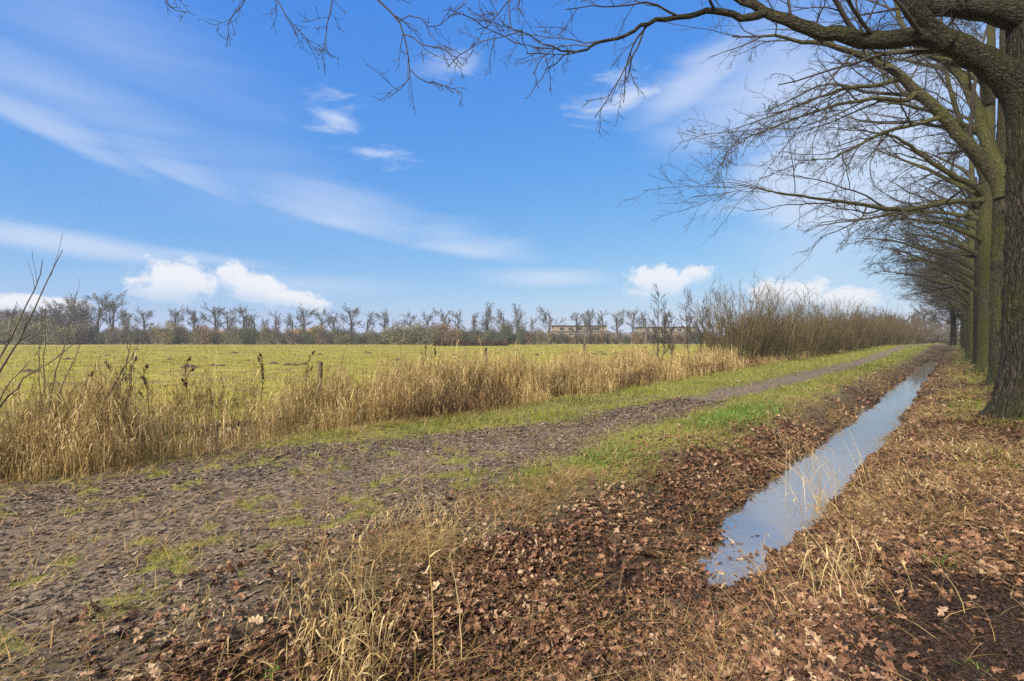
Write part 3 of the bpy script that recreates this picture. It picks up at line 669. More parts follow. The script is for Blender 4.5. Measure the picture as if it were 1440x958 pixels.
# thin saplings in front of the thicket
def sapling(px, v, hgt, seed, label, lean=0.0):
    den = NX*(px-720)/F+NY; Yp = v/den; x = Yp*(px-720)/F; u, _ = xy2uv(x, Yp)
    g = np.random.default_rng(seed); o = empty('sapling', (x, Yp, float(H(u, v)))); tag(o, label, 'sapling', 'young saplings in the reeds')
    z = np.linspace(-.1, hgt, 14); P = np.stack([lean*z+.06*np.cumsum(g.normal(size=14))*.5, .06*np.cumsum(g.normal(size=14))*.5, z], -1); Rr = .045*np.linspace(1, .15, 14)*hgt/5
    Bag().tube(P, Rr, 7).build('trunk', M_branch, o)
    P1, R1 = grow(P[None], Rr[None], 26, .22, 1, 38, 9, .26, 7, .10, .06, .5, .009, 1, .6, .4, g); P2, R2 = grow(P1, R1, 6, .2, 1, 38, 12, .4, 4, .13, .03, .65, .007, 1, .4, .5, g)
    P3, R3 = grow(P2, R2, 3, .3, 1, 40, 12, .4, 2, .13, .03, .65, .006, 1, .4, .5, g)
    Bag().tube(P1, R1, 4).tube(P2, R2, 3).tube(P3, R3, 3).build('crown', M_twig, o)
sapling(925, 11.2, 4.1, 1, 'tall thin sapling furthest left in the reeds before the apartment blocks', -.02)
sapling(934, 11.8, 3.4, 2, 'short slender sapling second from the left among the reeds', .01)
sapling(944, 12.0, 3.0, 3, 'low sapling beside the old fence post in the reeds', .02)
sapling(968, 11.5, 4.3, 4, 'forked sapling close to the coppice thicket', -.03)
sapling(985, 11.6, 3.9, 5, 'bushy sapling touching the first coppice shrub', .03)

# ------------------------------------------------------------------ the far side of the pasture
M_fart = rndmat('far_tree_bark', [(0, (.05, .045, .038)), (.5, (.08, .07, .058)), (1, (.11, .095, .075))], .85, .2, .15, .3)
def fartree(seed, hgt, spread, dense=1.0, ivy=False, low=.32):
    g = np.random.default_rng(seed); root = empty('field_tree', (0, 0, 0))
    z = np.linspace(-.3, hgt*.72, 9); P = np.stack([np.cumsum(g.normal(size=9))*.12, np.cumsum(g.normal(size=9))*.12, z], -1); Rr = .42*np.linspace(1.15, .35, 9)*hgt/14
    Bag().tube(P, Rr, 8).build('trunk', M_fart, root)
    L0, q0 = grow(P[None], Rr[None], int(13*dense), low, 1, 46, 12, .62*spread, 8, .12, .075, .5, .08, .9, .35, .3, g)
    L1, q1 = grow(L0, q0, 7, .25, 1, 40, 14, .50, 6, .14, .05, .55, .045, 1, .4, .5, g)
    L2, q2 = grow(L1, q1, int(5*dense), .2, 1, 40, 14, .48, 3, .16, .02, .6, .03, 1, .35, .6, g)
    L3, q3 = grow(L2, q2, 4, .2, 1, 40, 14, .6, 2, .2, .0, .6, .02, 1, .3, .7, g)
    Bag().tube(L0, q0, 5).tube(L1, q1, 4).tube(L2, q2, 3).tube(L3, q3, 3).build('crown', M_fart, root)
    if ivy: clump_mesh('ivy', 700, (0, 0, hgt*.40), (hgt*.085, hgt*.085, hgt*.36), M_ivy, root, .35, g)
    return root
def clump_mesh(name, n, c, s, mat, parent, sz, g, floor=None):
    """leafy / twiggy mass: small irregular faces through an uneven volume"""
    q = 9; cc = g.normal(size=(q, 3))*.42; cc[:, 2] = np.abs(cc[:, 2])*.9-.45; w = g.integers(0, q, n)
    d = nrm(g.normal(size=(n, 3)))*(g.random(n)**.5)[:, None]*.62
    p = (cc[w]+d)*np.array(s)+np.array(c)
    if floor is not None: p[:, 2] = np.maximum(p[:, 2], floor+g.random(n)*.4)
    a = nrm(g.normal(size=(n, 3))+np.array([0, 0, .7])); b_ = nrm(np.cross(a, g.normal(size=(n, 3))))
    L = sz*g.uniform(.5, 1.5, n)[:, None]
    V = np.stack([p-a*L, p+b_*L*.22, p+a*L, p-b_*L*.22], 1)
    return mk(name, V, np.arange(n*4).reshape(n, 4), mat, parent, False, np.repeat(np.clip(g.random(n)*.6+.4*g.random(q)[w], 0, 1), 4))
M_ivy = rndmat('ivy_leaf', [(0, (.03, .04, .015)), (1, (.085, .10, .04))], .7, .3)
M_bush = {'olive': rndmat('olive_bush', [(0, (.085, .08, .05)), (1, (.20, .185, .105))], .85, .2),
          'rust': rndmat('rusty_bush', [(0, (.10, .072, .045)), (1, (.23, .155, .09))], .85, .2),
          'dark': rndmat('dark_bush', [(0, (.05, .056, .038)), (1, (.115, .12, .075))], .85, .2),
          'grey': rndmat('grey_bush', [(0, (.085, .072, .062)), (1, (.175, .15, .122))], .85, .2),
          'yellow': rndmat('yellow_bush', [(0, (.11, .095, .04)), (1, (.24, .20, .08))], .85, .2)}
GT = 'bare trees lining the far side of the pasture'
fprot = [fartree(1, 14, 1.0), fartree(2, 14, .85), fartree(3, 14, 1.15, 1.2, low=.22), fartree(4, 14, .7), fartree(5, 14, .95, 1, True), fartree(6, 14, .8, .8)]
fp_used = [False]*6
# px, top py, kind, width factor, label
ft = [(84, 426, 2, 1.0, 'bare tree crowding the left flank of the big spreading oak'), (109, 421, 2, .9, 'upright bare tree touching the left side of the big spreading oak'),
      (136, 414, 2, 1.25, 'biggest far tree, a broad spreading bare oak above the dark wood'), (159, 420, 0, .9, 'bare tree on the right shoulder of the big spreading oak'),
      (180, 434, 1, .9, 'small bare tree two to the right of the big spreading oak'), (203, 432, 0, .9, 'low wide bare tree over the brown hedge at left'),
      (247, 430, 0, .9, 'bare tree rising out of the yellow bush'), (273, 431, 1, 1.1, 'bare tree just right of the yellow bush'),
      (303, 427, 0, 1.2, 'tall bare tree beside the first red roof'), (320, 430, 1, 1., 'bare tree right behind the gable of the first red roof'),
      (343, 427, 1, 1., 'bare tree over the dark evergreen bush'), (358, 437, 5, 1.2, 'thin leaning tree right of the dark evergreen bush'),
      (372, 445, 3, .8, 'small thin tree in the gap left of the clear sky opening'), (387, 433, 5, .8, 'lone slim tree before the gap in the hedge'),
      (411, 437, 5, .8, 'leaning thin tree over the orange roof'), (428, 429, 0, 1., 'bare tree standing above the orange roof'), (452, 432, 1, 1., 'bare tree right of the orange roof'), (470, 438, 3, .9, 'small bare tree between the orange roof and the round crowned one'),
      (494, 428, 0, 1., 'round crowned bare tree, first of three in the open middle'), (517, 434, 5, .9, 'narrow bare tree, middle of the three in the open'), (540, 434, 0, .9, 'bare tree, last of the three in the open middle'),
      (577, 437, 1, .9, 'bare tree behind the left end of the big olive bush'), (600, 436, 3, 1.1, 'bare tree behind the middle of the big olive bush'), (623, 429, 5, 1.1, 'tall bare tree over the rusty bush'),
      (645, 433, 3, .9, 'slim bare tree right of the rusty bush'), (666, 437, 1, .8, 'bare tree left of the ivy covered one'), (685, 431, 4, .9, 'ivy covered tree with a thick green trunk'), (708, 430, 5, 1., 'bare tree right of the ivy covered one'),
      (729, 432, 4, .8, 'ivy covered slender tree beside the dark evergreens'), (748, 444, 3, .7, 'short thin tree right of the dark evergreens'), (771, 427, 5, 1.2, 'tall open tree at the left end of the first apartment block'),
      (811, 437, 3, 1., 'slim tree before the left wing of the first apartment block'), (822, 433, 1, .8, 'tree before the middle of the first apartment block'), (830, 433, 3, 1., 'forked tree before the middle of the first apartment block'),
      (848, 432, 5, .9, 'bare tree before the right end of the first apartment block'), (867, 433, 1, 1.1, 'wide bare tree in the gap between the two apartment blocks'), (890, 432, 0, .8, 'bare tree at the left corner of the second apartment block'),
      (908, 433, 5, .9, 'bare tree before the second apartment block'), (935, 436, 1, 1., 'bare tree behind the thin saplings'), (970, 440, 0, .9, 'bare tree seen through the forked sapling'), (1015, 442, 1, 1., 'far tree behind the start of the coppice thicket'), (1060, 446, 0, 1., 'far tree peeping through the coppice thicket')]
for i, (px, py, kd, wf, lab) in enumerate(ft):
    Yd = 208+4*math.sin(i*2.7)+(14 if px > 770 else 0)
    hgt = (CAMZ+Yd*(479-py)/F)*1.07
    o = fprot[kd] if not fp_used[kd] else copy_tree(fprot[kd]); fp_used[kd] = True
    x = Yd*(px-720)/F; o.location = (x, Yd, float(Hxy(x, Yd))); o.rotation_euler.z = i*1.9; s = hgt/14.6; o.scale = (s*wf, s*wf, s)
    tag(o, lab, 'tree', GT)
# bushes of the far hedge
def bush(kind, seed, n=4200):
    g = np.random.default_rng(seed); root = empty('hedge_bush', (0, 0, 0))
    clump_mesh('crown', n, (0, 0, 2.6), (3.4, 2.6, 2.9), M_bush[kind], root, .26, g, 0)
    st = Bag(); P = np.zeros((12, 4, 3)); a = g.random(12)*6.28; P[:, :, 2] = np.linspace(-.2, 3.5, 4); P[:, :, 0] = np.cos(a)[:, None]*np.linspace(.2, 2, 4); P[:, :, 1] = np.sin(a)[:, None]*np.linspace(.2, 2, 4)
    st.tube(P, np.full((12, 4), .05), 4).build('stems', M_fart, root); return root
bp_ = {k: bush(k, i+3) for i, k in enumerate(M_bush)}; bu = {k: False for k in M_bush}
blab = {'olive': 'olive green twiggy bush', 'rust': 'rust brown twiggy bush', 'dark': 'dark green evergreen bush', 'grey': 'grey brown bare bush', 'yellow': 'yellowish twiggy bush'}
def place_bush(kd, px, Yd, w, h, lab, grp='bushes of the far hedge', rz=0):
    o = bp_[kd] if not bu[kd] else copy_tree(bp_[kd]); bu[kd] = True
    x = Yd*(px-720)/F; o.location = (x, Yd, float(Hxy(x, Yd))); o.rotation_euler.z = rz; o.scale = (w, w*.8, h)
    tag(o, lab, 'bush', grp); return o
rb = random.Random(4)
seqs = ['dark', 'grey', 'olive', 'dark', 'rust', 'grey', 'olive', 'dark', 'grey']
px = 112; i = 0
while px < 770:
    kd = seqs[i % 9]; place_bush(kd, px, 203+rb.uniform(-3, 3), rb.uniform(.8, 1.1), rb.uniform(1.0, 1.4)*(1.15 if px < 480 else .95), blab[kd]+' in the low hedge beyond the pasture', 'bushes of the far hedge', 0 if i % 2 else 3.1)
    px += rb.uniform(9, 13); i += 1
while px < 1250:
    kd = ['rust', 'grey', 'dark', 'rust'][i % 4]; place_bush(kd, px, 222+rb.uniform(-3, 3), rb.uniform(.8, 1.1), rb.uniform(.75, 1.15) if px < 960 else rb.uniform(.8, 1.3), blab[kd]+' in the low hedge below the apartment blocks', 'bushes below the apartment blocks', i)
    px += rb.uniform(10, 14); i += 1
place_bush('yellow', 238, 199, 1.15, 1.65, 'yellowish tall bush in the hedge left of the red roofs', None)
place_bush('rust', 285, 200, 1.2, 1.6, 'rust brown rounded bush hiding the first red roof', None)
place_bush('dark', 345, 199, 1.0, 1.7, 'dark evergreen bush rising to a point among bare trees', None)
place_bush('yellow', 451, 201, .8, 1.5, 'yellow green bush right of the orange roof', None)
place_bush('olive', 560, 197, 1.5, 1.75, 'olive bush at the left end of the big mass', None)
place_bush('olive', 590, 196, 1.7, 1.9, 'olive bush in the middle of the big mass', None)
place_bush('rust', 622, 197, 1.6, 1.75, 'rusty bush at the right end of the big mass', None)
place_bush('dark', 667, 199, .8, 1.5, 'dark bush at the foot of a bare tree, left of the ivy', None)
place_bush('dark', 712, 200, .8, 2.1, 'taller of the dark evergreens right of the ivy clad tree', None)
place_bush('dark', 733, 200, .6, 1.7, 'narrow dark evergreen next to the taller one', None)
# dark wood on the left
i = 0
for px in np.arange(-130, 118, 10.5):
    Yd = 196+rb.uniform(-6, 10); kd = ('grey', 'dark', 'grey', 'olive')[i % 4]
    place_bush(kd, px, Yd, 1.5, rb.uniform(2.0, 2.5)-.8*(px > 70), blab[kd]+' packed into the dark wood at the left', 'undergrowth of the dark wood')
    o = copy_tree(fprot[(2, 0, 1)[i % 3]]); Yd += 7; x = Yd*(px+4-720)/F; o.location = (x, Yd, 0); o.rotation_euler.z = i*1.4
    s = (CAMZ+Yd*(479-rb.uniform(426, 436))/F)/14.6; o.scale = (s, s, s); tag(o, 'bare tree packed into the dark wood at the left', 'tree', 'trees of the dark wood'); i += 1
# far-off woods that close the horizon
g = np.random.default_rng(90); n = 26000
x = g.uniform(-420, 420, n); yy = 275+g.uniform(0, 30, n); zt = (3.5+4.5*fbm(x*.04, x*0+3, 3)); p = np.stack([x, yy, g.random(n)**.8*zt], -1)
a = nrm(g.normal(size=(n, 3))+np.array([0, 0, 1.2])); b_ = nrm(np.cross(a, g.normal(size=(n, 3)))); L = g.uniform(.4, 1.1, n)[:, None]
V = np.stack([p-a*L, p+b_*L*.3, p+a*L, p-b_*L*.3], 1)
tag(mk('distant_woods', V, np.arange(n*4).reshape(n, 4), M_bush['grey'], None, False, np.repeat(g.random(n), 4)), 'grey brown strip of distant woods along the horizon', 'woods', kind='stuff')
# grey trees closing the end of the track
i = 0
for px in np.arange(1246, 1420, 11):
    Yd = 165+14*math.sin(i*1.9); o = copy_tree(fprot[(0, 2, 1, 5)[i % 4]]); x = Yd*(px-720)/F; o.location = (x, Yd, float(Hxy(x, Yd))); o.rotation_euler.z = i
    s = rb.uniform(.62, .8)*(1+.15*(px > 1290)); o.scale = (s, s, s); tag(o, 'grey bare tree in the wood that closes the end of the track', 'tree', 'trees closing the end of the track')
    place_bush('grey', px, Yd-4, 1.0, rb.uniform(.7, 1.0), 'grey brown bush in the wood that closes the end of the track', 'bushes closing the end of the track', i); i += 1

# bramble thicket in the pasture
M_bram = rndmat('bramble', [(0, (.03, .014, .012)), (1, (.075, .032, .024))], .8, .25)
Yb = 150; o = empty('bramble_thicket', (Yb*(662-720)/F, Yb, float(Hxy(Yb*(662-720)/F, Yb)))); tag(o, 'low dark red bramble thicket on the far side of the pasture', 'bramble')
g = np.random.default_rng(12); n = 5000; x = g.uniform(-11, 11, n); a = nrm(g.normal(size=(n, 3))+[0, 0, .6]); b_ = nrm(np.cross(a, g.normal(size=(n, 3)))); L = g.uniform(.12, .4, n)[:, None]
p = np.stack([x, g.normal(size=n)*1.2, g.random(n)*(.8+1.0*fbm(x*.5, 0*x+1, 3))], -1); V = np.stack([p-a*L, p+b_*L*.2, p+a*L, p-b_*L*.2], 1)
mk('foliage', V, np.arange(n*4).reshape(n, 4), M_bram, o, False, np.repeat(g.random(n), 4))
P = np.zeros((60, 4, 3)); P[:, :, 0] = g.uniform(-10, 10, 60)[:, None]+np.linspace(0, 1, 4)*g.normal(size=60)[:, None]; P[:, :, 1] = g.normal(size=60)[:, None]; P[:, :, 2] = np.array([0, .8, 1.0, .5])*g.uniform(.6, 1.2, 60)[:, None]
Bag().tube(P, np.full((60, 4), .02), 4).build('stems', M_bram, o)

# ------------------------------------------------------------------ buildings beyond the hedge
def box(V, F_, x0, x1, y0, y1, z0, z1):
    b = len(V); V += [(x0, y0, z0), (x1, y0, z0), (x1, y1, z0), (x0, y1, z0), (x0, y0, z1), (x1, y0, z1), (x1, y1, z1), (x0, y1, z1)]
    F_ += [(b, b+3, b+2, b+1), (b+4, b+5, b+6, b+7), (b, b+1, b+5, b+4), (b+1, b+2, b+6, b+5), (b+2, b+3, b+7, b+6), (b+3, b, b+4, b+7)]
def boxes(name, bx, mat, parent):
    V, F_ = [], []
    for q in bx: box(V, F_, *q)
    return mk(name, np.array(V), np.array(F_), mat, parent)
M_brick = plain('tan_brick', (.17, .12, .09), .9, .12, 1.2); M_pale = plain('pale_brick', (.21, .18, .14), .9, .10, 1.2)
M_win, ntw, bw = newmat('window_glass'); bw.inputs['Base Color'].default_value = (.03, .035, .04, 1); bw.inputs['Roughness'].default_value = .1
M_white = plain('white_paint', (.34, .33, .31), .6, .05); M_roofd = plain('dark_roofing', (.09, .09, .095), .8, .1); M_tile = plain('orange_tiles', (.24, .13, .08), .85, .2, 2.0)
def flats(px0, px1, top, Yd, label, seed):
    x0 = Yd*(px0-720)/F; x1 = Yd*(px1-720)/F; w = x1-x0; h = CAMZ+Yd*(479-top)/F
    o = empty('apartment_building', (x0+w/2, Yd, 0)); tag(o, label, 'building', 'apartment blocks beyond the hedge'); hw = w/2; st = (h-.4)/3
    boxes('wall', [(-hw, hw, 0, 12, -.3, st*2)], M_brick, o)
    boxes('penthouse_wall', [(-hw+2.2, hw-1.5, .8, 11, st*2, h-.5)], M_pale, o)
    boxes('roof', [(-hw-.3, hw+.3, -.35, 12.3, st*2+.003, st*2+.22), (-hw+1.5, hw-.9, .1, 11.5, h-.5, h-.2)], M_roofd, o)
    nb = max(3, int(w/4.2)); c = w/nb
    for i in range(nb):
        cx = -hw+c*(i+.5)
        for f in range(3):
            z = st*f+.55 if f < 2 else st*2+.5; yb = 0 if f < 2 else .8
            if f == 2 and not (-hw+3 < cx < hw-2.3): continue
            wn = boxes('window', [(cx-1.25, cx+1.25, yb-.05, yb+.1, z, z+st*.58)], M_white, o)
            boxes('pane', [(cx-1.15, cx-.05, yb-.075, yb-.053, z+.1, z+st*.58-.1), (cx+.05, cx+1.15, yb-.075, yb-.053, z+.1, z+st*.58-.1)], M_win, wn)
        if i % 2 == 0:
            for f in (1,):
                boxes('balcony', [(cx-1.8, cx+1.8, -1.5, -.06, st*f+.1, st*f+.28), (cx-1.8, cx+1.8, -1.5, -1.43, st*f+.283, st*f+1.2)], M_pale, o)
flats(772, 858, 457, 262, 'long apartment block with flat roof and balconies behind bare trees', 1)
flats(893, 985, 459, 268, 'second flat roofed apartment block, right behind the thin saplings', 2)
def house(px0, px1, eave, ridge, Yd, label):
    x0 = Yd*(px0-720)/F; x1 = Yd*(px1-720)/F; hw = (x1-x0)/2; he = CAMZ+Yd*(479-eave)/F; hr = CAMZ+Yd*(479-ridge)/F
    o = empty('house', (x0+hw, Yd, 0)); tag(o, label, 'house')
    boxes('wall', [(-hw, hw, 0, 8, -.2, he)], M_pale, o)
    V = [(-hw-.4, -.4, he), (hw+.4, -.4, he), (hw+.4, 8.4, he), (-hw-.4, 8.4, he), (-hw-.4, 4, hr), (hw+.4, 4, hr)]
    r = mk('roof', np.array(V), [np.array([(0, 1, 5, 4), (2, 3, 4, 5), (0, 3, 2, 1)]), np.array([(1, 2, 5), (3, 0, 4)])], M_tile, o)
    boxes('chimney', [(hw*.5, hw*.5+.7, 4.3, 5, hr-.6, hr+.9)], M_brick, r)
    for cx in (-hw*.5, hw*.4):
        wn = boxes('window', [(cx-.7, cx+.7, -.06, .08, 1.0, 2.2)], M_white, o); boxes('pane', [(cx-.6, cx+.6, -.085, -.063, 1.1, 2.1)], M_win, wn)
house(405, 437, 473, 463, 238, 'low house with a long orange tiled roof showing over the hedge')
house(297, 318, 473, 464, 236, 'house with a red roof half hidden by the rust brown bush')

# ------------------------------------------------------------------ small things in the field and reeds
M_post = plain('weathered_wood', (.075, .06, .045), .9, .3, 8, .4)
def ray_at(px, v):
    Yp = v/(NX*(px-720)/F+NY); x = Yp*(px-720)/F; u, _ = xy2uv(x, Yp); return x, Yp, u
def post(px, v, h, tilt, label):
    x, y, u = ray_at(px, v); o = empty('fence_post', (x, y, float(H(u, v)))); o.rotation_euler = (tilt*.5, tilt, random.random()); tag(o, label, 'fence post', 'old fence posts behind the reeds')
    b = Bag().tube(np.array([[0, 0, -.2], [0, 0, .3], [.01, 0, h*.6], [.01, .01, h-.03], [.01, .01, h], [.01, .01, h+.002]]), np.array([.055, .055, .053, .052, .047, .001]), 9)
    b.build('stake', M_post, o); Bag().tube(np.array([[-.055, -.05, h*.8], [0, -.062, h*.8], [.06, -.05, h*.8]]), np.full(3, .004), 5).build('wire_staple', M_roofd, o)
post(448, 10.9, 1.12, .03, 'dark weathered fence post standing in the tall reeds, leftmost one')
post(684, 11.4, 1.35, -.02, 'short fence post behind the reeds near the middle')
post(820, 12.0, 1.5, .04, 'slightly leaning fence post at the edge of the pasture')
post(943, 11.8, 1.6, .10, 'fence post leaning among the thin saplings')
M_soil = plain('mole_soil', (.045, .032, .022), .95, .4, 14, .6)
def mole(x, y, s, lab):
    g = np.random.default_rng(int(abs(x)*31+y)); n, m = 7, 14; rr = np.linspace(0, 1, n); th = np.linspace(0, 2*PI, m, endpoint=False)
    V = [(0, 0, .17)]
    for r in rr[1:]:
        for t in th: k = 1+.25*g.normal()*.6; V.append((r*k*math.cos(t)*.38, r*k*math.sin(t)*.38, .16*(math.cos(r*PI)*.5+.5)*(1+.3*g.normal()*.5)-.03*r))
    V = np.array(V); tri = np.array([(0, 1+j, 1+(j+1) % m) for j in range(m)]); q = np.array([(1+i*m+j, 1+(i+1)*m+j, 1+(i+1)*m+(j+1) % m, 1+i*m+(j+1) % m) for i in range(n-2) for j in range(m)])
    o = mk('molehill', V, [tri, q], M_soil, None, True); o.location = (x, y, float(Hxy(x, y))); s *= 1.15; o.scale = (s*1.3, s, s*.9); tag(o, lab, 'molehill', 'molehills in the pasture')
g = np.random.default_rng(2)
for px, py, s in [(265, 517, 1.3), (300, 515, .8), (312, 515, .7), (385, 512, .9), (405, 514, .8), (416, 514, .7), (425, 513, .7), (40, 523, .9), (95, 506, .9), (150, 500, .9), (350, 508, .7), (238, 506, .7), (520, 497, .9), (515, 496, 1), (560, 506, .9), (802, 504, 1.5), (812, 503, 1.3), (795, 512, 1.0), (835, 499, 1.3), (850, 499, 1.2), (868, 498, 1.2), (845, 496, 1.), (640, 500, .9), (700, 497, .8), (755, 500, .9), (600, 512, .6), (330, 497, 1.2), (450, 499, 1.), (880, 498, 1.2), (190, 505, .8)]:
    Yp = F*CAMZ/(py-479); mole((px-720)/F*Yp, Yp, s, 'small dark molehill of loose soil in the yellow green pasture')

# dead weed stalks with dark seed heads
M_weed = rndmat('dead_weed', [(0, (.03, .02, .014)), (1, (.09, .055, .035))], .85, .2)
def weed(px, v, h, seed, lab):
    x, y, u = ray_at(px, v); g = np.random.default_rng(seed); o = empty('dead_weed', (x, y, float(H(u, v)))); tag(o, lab, 'dead weed', 'dead weeds with dark seed heads in the reeds')
    z = np.linspace(0, h, 8); P = np.stack([np.cumsum(g.normal(size=8))*.02, np.cumsum(g.normal(size=8))*.02, z], -1); r = np.linspace(.008, .004, 8); b = Bag().tube(P, r, 5)
    P1, R1 = grow(P[None], r[None], 7, .5, .95, 30, 8, .25, 4, .08, .08, .7, .003, 1, .4, .6, g); b.tube(P1, R1, 4); b.build('stem', M_weed, o)
    for hp in [P]+[P1[q][[0, 1, 1, 2, 2, 3, 3, 4]] for q in range(0, 7, 2)]:
        n = 70; t = np.sort(g.uniform(.6, 1, n))*6.9; i = t.astype(int); p = hp[i]+(hp[i+1]-hp[i])*(t-i)[:, None]+g.normal(size=(n, 3))*.010
        a = nrm(g.normal(size=(n, 3))); b_ = nrm(np.cross(a, g.normal(size=(n, 3)))); L = g.uniform(.008, .02, n)[:, None]; V = np.stack([p-a*L, p+b_*L*.6, p+a*L, p-b_*L*.6], 1)
        mk('seed_head', V, np.arange(n*4).reshape(n, 4), M_weed, o, False, np.repeat(g.random(n), 4))
for i, (px, v, h) in enumerate([(122, 9.6, 1.35), (162, 9.3, 1.55), (184, 10.0, 1.35), (208, 10, 1.3), (262, 10.2, 1.3), (370, 10.3, 1.35), (430, 10.6, 1.3), (600, 10.6, 1.35), (618, 11, 1.3)]):
    weed(px, v, h, i, 'dead dark seed headed weed standing above the reeds at the left' if px < 300 else 'dead dark seed headed weed standing above the reeds near the middle')

# ------------------------------------------------------------------ willow whips at the left edge
M_whip = plain('whip_bark', (.075, .06, .04), .75, .3, 4)
def whips(name, base_px, v, lines, label, r0, cat, seed, k=5):
    x, y, u = ray_at(base_px, v); bs = (x, y, float(H(u, v))); o = empty(name, bs); tag(o, label, cat); g = np.random.default_rng(seed)
    for ln in lines:
        b = Bag()
        a = [[0, 0, -.05, 0]]+[[*(np.array(pt(p[0], p[1], p[2]))-np.array(bs)), 0] for p in ln]; q = path(np.array(a, float), 18, .008)[:, :3]; r = np.linspace(r0, .0035, 18); b.tube(q, r, 6)
        P1, R1 = grow(q[None], r[None], k, .4, 1, 28, 8, .16, 5, .08, .04, .6, .003, 1, .4, .6, g); st = b.build('stem', M_whip, o)
        for q in range(len(P1)): Bag().tube(P1[q], R1[q], 4).build('twig', M_whip, st)
whips('willow_bush', -30, 8.6, [[(0, 522, 5.6), (30, 470, 5.7), (60, 410, 5.8), (88, 352, 5.9)], [(0, 500, 5.5), (25, 455, 5.6), (50, 400, 5.7), (60, 365, 5.7)], [(10, 560, 5.6), (45, 525, 5.6), (80, 505, 5.7), (115, 470, 5.8)], [(-10, 580, 5.4), (20, 530, 5.4), (38, 512, 5.5)]], 'leaning willow bush with long bare whips at the left edge', .020, 'willow', 1)
whips('willow_bush', 60, 9.2, [[(75, 540, 7), (88, 490, 7.1), (100, 440, 7.2), (108, 410, 7.2)], [(55, 520, 7), (57, 470, 7), (60, 430, 7)], [(85, 550, 7), (110, 490, 7.1), (118, 455, 7.1)], [(60, 560, 6.9), (62, 500, 7), (63, 445, 7)]], 'upright willow bush of thin bare stems in the reeds near the left', .013, 'willow', 2, 3)
whips('willow_bush', 125, 8.6, [[(135, 605, 6.9), (160, 545, 6.95), (178, 505, 7), (183, 475, 7), (170, 445, 7)], [(140, 600, 6.9), (168, 540, 7), (181, 490, 7), (175, 460, 7)], [(150, 560, 6.9), (185, 500, 7), (210, 462, 7.1)], [(180, 560, 7), (186, 520, 7), (190, 490, 7)]], 'arching dark bare stems bending right over the reeds', .012, 'willow', 3, 3)

# ------------------------------------------------------------------ straw stalks in the foreground
def gpt(px, py):
    """where the picture's ground point lies"""
    x, y, z = 0, 0, 0
    for _ in range(8):
        Yp = F*(CAMZ-z)/(py-479); x, y = Yp*(px-720)/F, Yp; z = float(Hxy(x, y))
    return x, y, z
M_stalk = rndmat('straw_stalk', [(0, (.26, .17, .065)), (.5, (.42, .30, .13)), (1, (.56, .45, .25))], .55, .4, .15, 6, .1)
def stalk(base, top, lab, r=.004):
    x, y, z = gpt(*base); o = empty('reed_stalk', (x, y, z)); tag(o, lab, 'reed stalk', 'tall single reed stalks in the foreground')
    tp = np.array(pt(top[0], top[1], y+.1))-np.array([x, y, z]); a = np.array([[0, 0, -.03, 0], [*(tp*.45+np.array([.02, 0, .0])), 0], [*tp, 0]], float)
    q = path(a, 16, .002)[:, :3]; Bag().tube(q, np.linspace(r, r*.35, 16), 6).build('stem', M_stalk, o)
    g = np.random.default_rng(int(base[0])); n = 3; P = np.zeros((n, 5, 3)); t = np.linspace(0, 1, 5)
    for i in range(n):
        j = 4+i*4; d = g.normal(size=2)*.12; P[i, :, 0] = q[j, 0]+d[0]*t; P[i, :, 1] = q[j, 1]+d[1]*t; P[i, :, 2] = q[j, 2]+.12*t-.2*t**2*g.uniform(.2, 1.2)
    Bag().ribbon(P, np.tile(.010*(1-.9*t**2), (n, 1))).build('leaves', M_stalk, o, False)
stalk((612, 950), (588, 640), 'tallest single straw coloured reed stalk rising from the leafy bank')
stalk((447, 800), (464, 660), 'reed stalk with a broad yellow tip at the edge of the track')
stalk((650, 935), (632, 775), 'bent thin reed stalk right of the tallest one')
stalk((525, 958), (490, 770), 'pale reed stalk just left of the tallest one')
def reed_clump(cx, cy, n, hgt, spread, lean, lab, seed, w=.007, leafy=3):
    x, y, z = gpt(cx, cy); g = np.random.default_rng(seed); o = empty('reed_clump', (x, y, z)); tag(o, lab, 'reed clump')
    bx = g.normal(size=(n, 2))*spread; t = np.linspace(0, 1, 7); h = hgt*g.uniform(.35, 1.1, n); ln = np.array(lean)[None]+g.normal(size=(n, 2))*.28
    zz = Hxy(x+bx[:, 0], y+bx[:, 1])-z; P = np.zeros((n, 7, 3))
    for q in range(2): P[:, :, q] = bx[:, q:q+1]+(ln[:, q]*h)[:, None]*t[None]**1.6
    P[:, :, 2] = zz[:, None]-.02+h[:, None]*(t[None]-.25*t[None]**2*np.abs(ln).sum(1)[:, None])
    Bag().tube(P, (w*.5*g.uniform(.5, 1.1, n))[:, None]*(1-.65*t[None]), 5).build('stems', M_stalk, o)
    idx = np.repeat(np.arange(n), leafy); m = len(idx); i = g.integers(0, 6, m); p0 = P[idx, i]; al = g.random(m)*6.28; L = hgt*g.uniform(.12, .45, m); tt = np.linspace(0, 1, 5); q = np.zeros((m, 5, 3))
    q[:, :, 0] = p0[:, :1]+(np.cos(al)*L*.7)[:, None]*tt; q[:, :, 1] = p0[:, 1:2]+(np.sin(al)*L*.7)[:, None]*tt
    q[:, :, 2] = np.maximum(p0[:, 2:]+L[:, None]*(.8*tt-g.uniform(.5, 2.2, m)[:, None]*tt**2), zz[idx][:, None]+.015)
    Bag().ribbon(q, (w*1.7*g.uniform(.5, 1.2, m))[:, None]*(1-.9*tt[None]**2)).build('leaves', M_stalk, o, False)
reed_clump(495, 945, 95, .42, .20, (.05, 0), 'clump of pale dry reeds at the bottom edge of the foreground', 1)
reed_clump(470, 850, 70, .30, .20, (-.02, .05), 'ragged clump of yellow dry grass beside the muddy track', 2, .006)
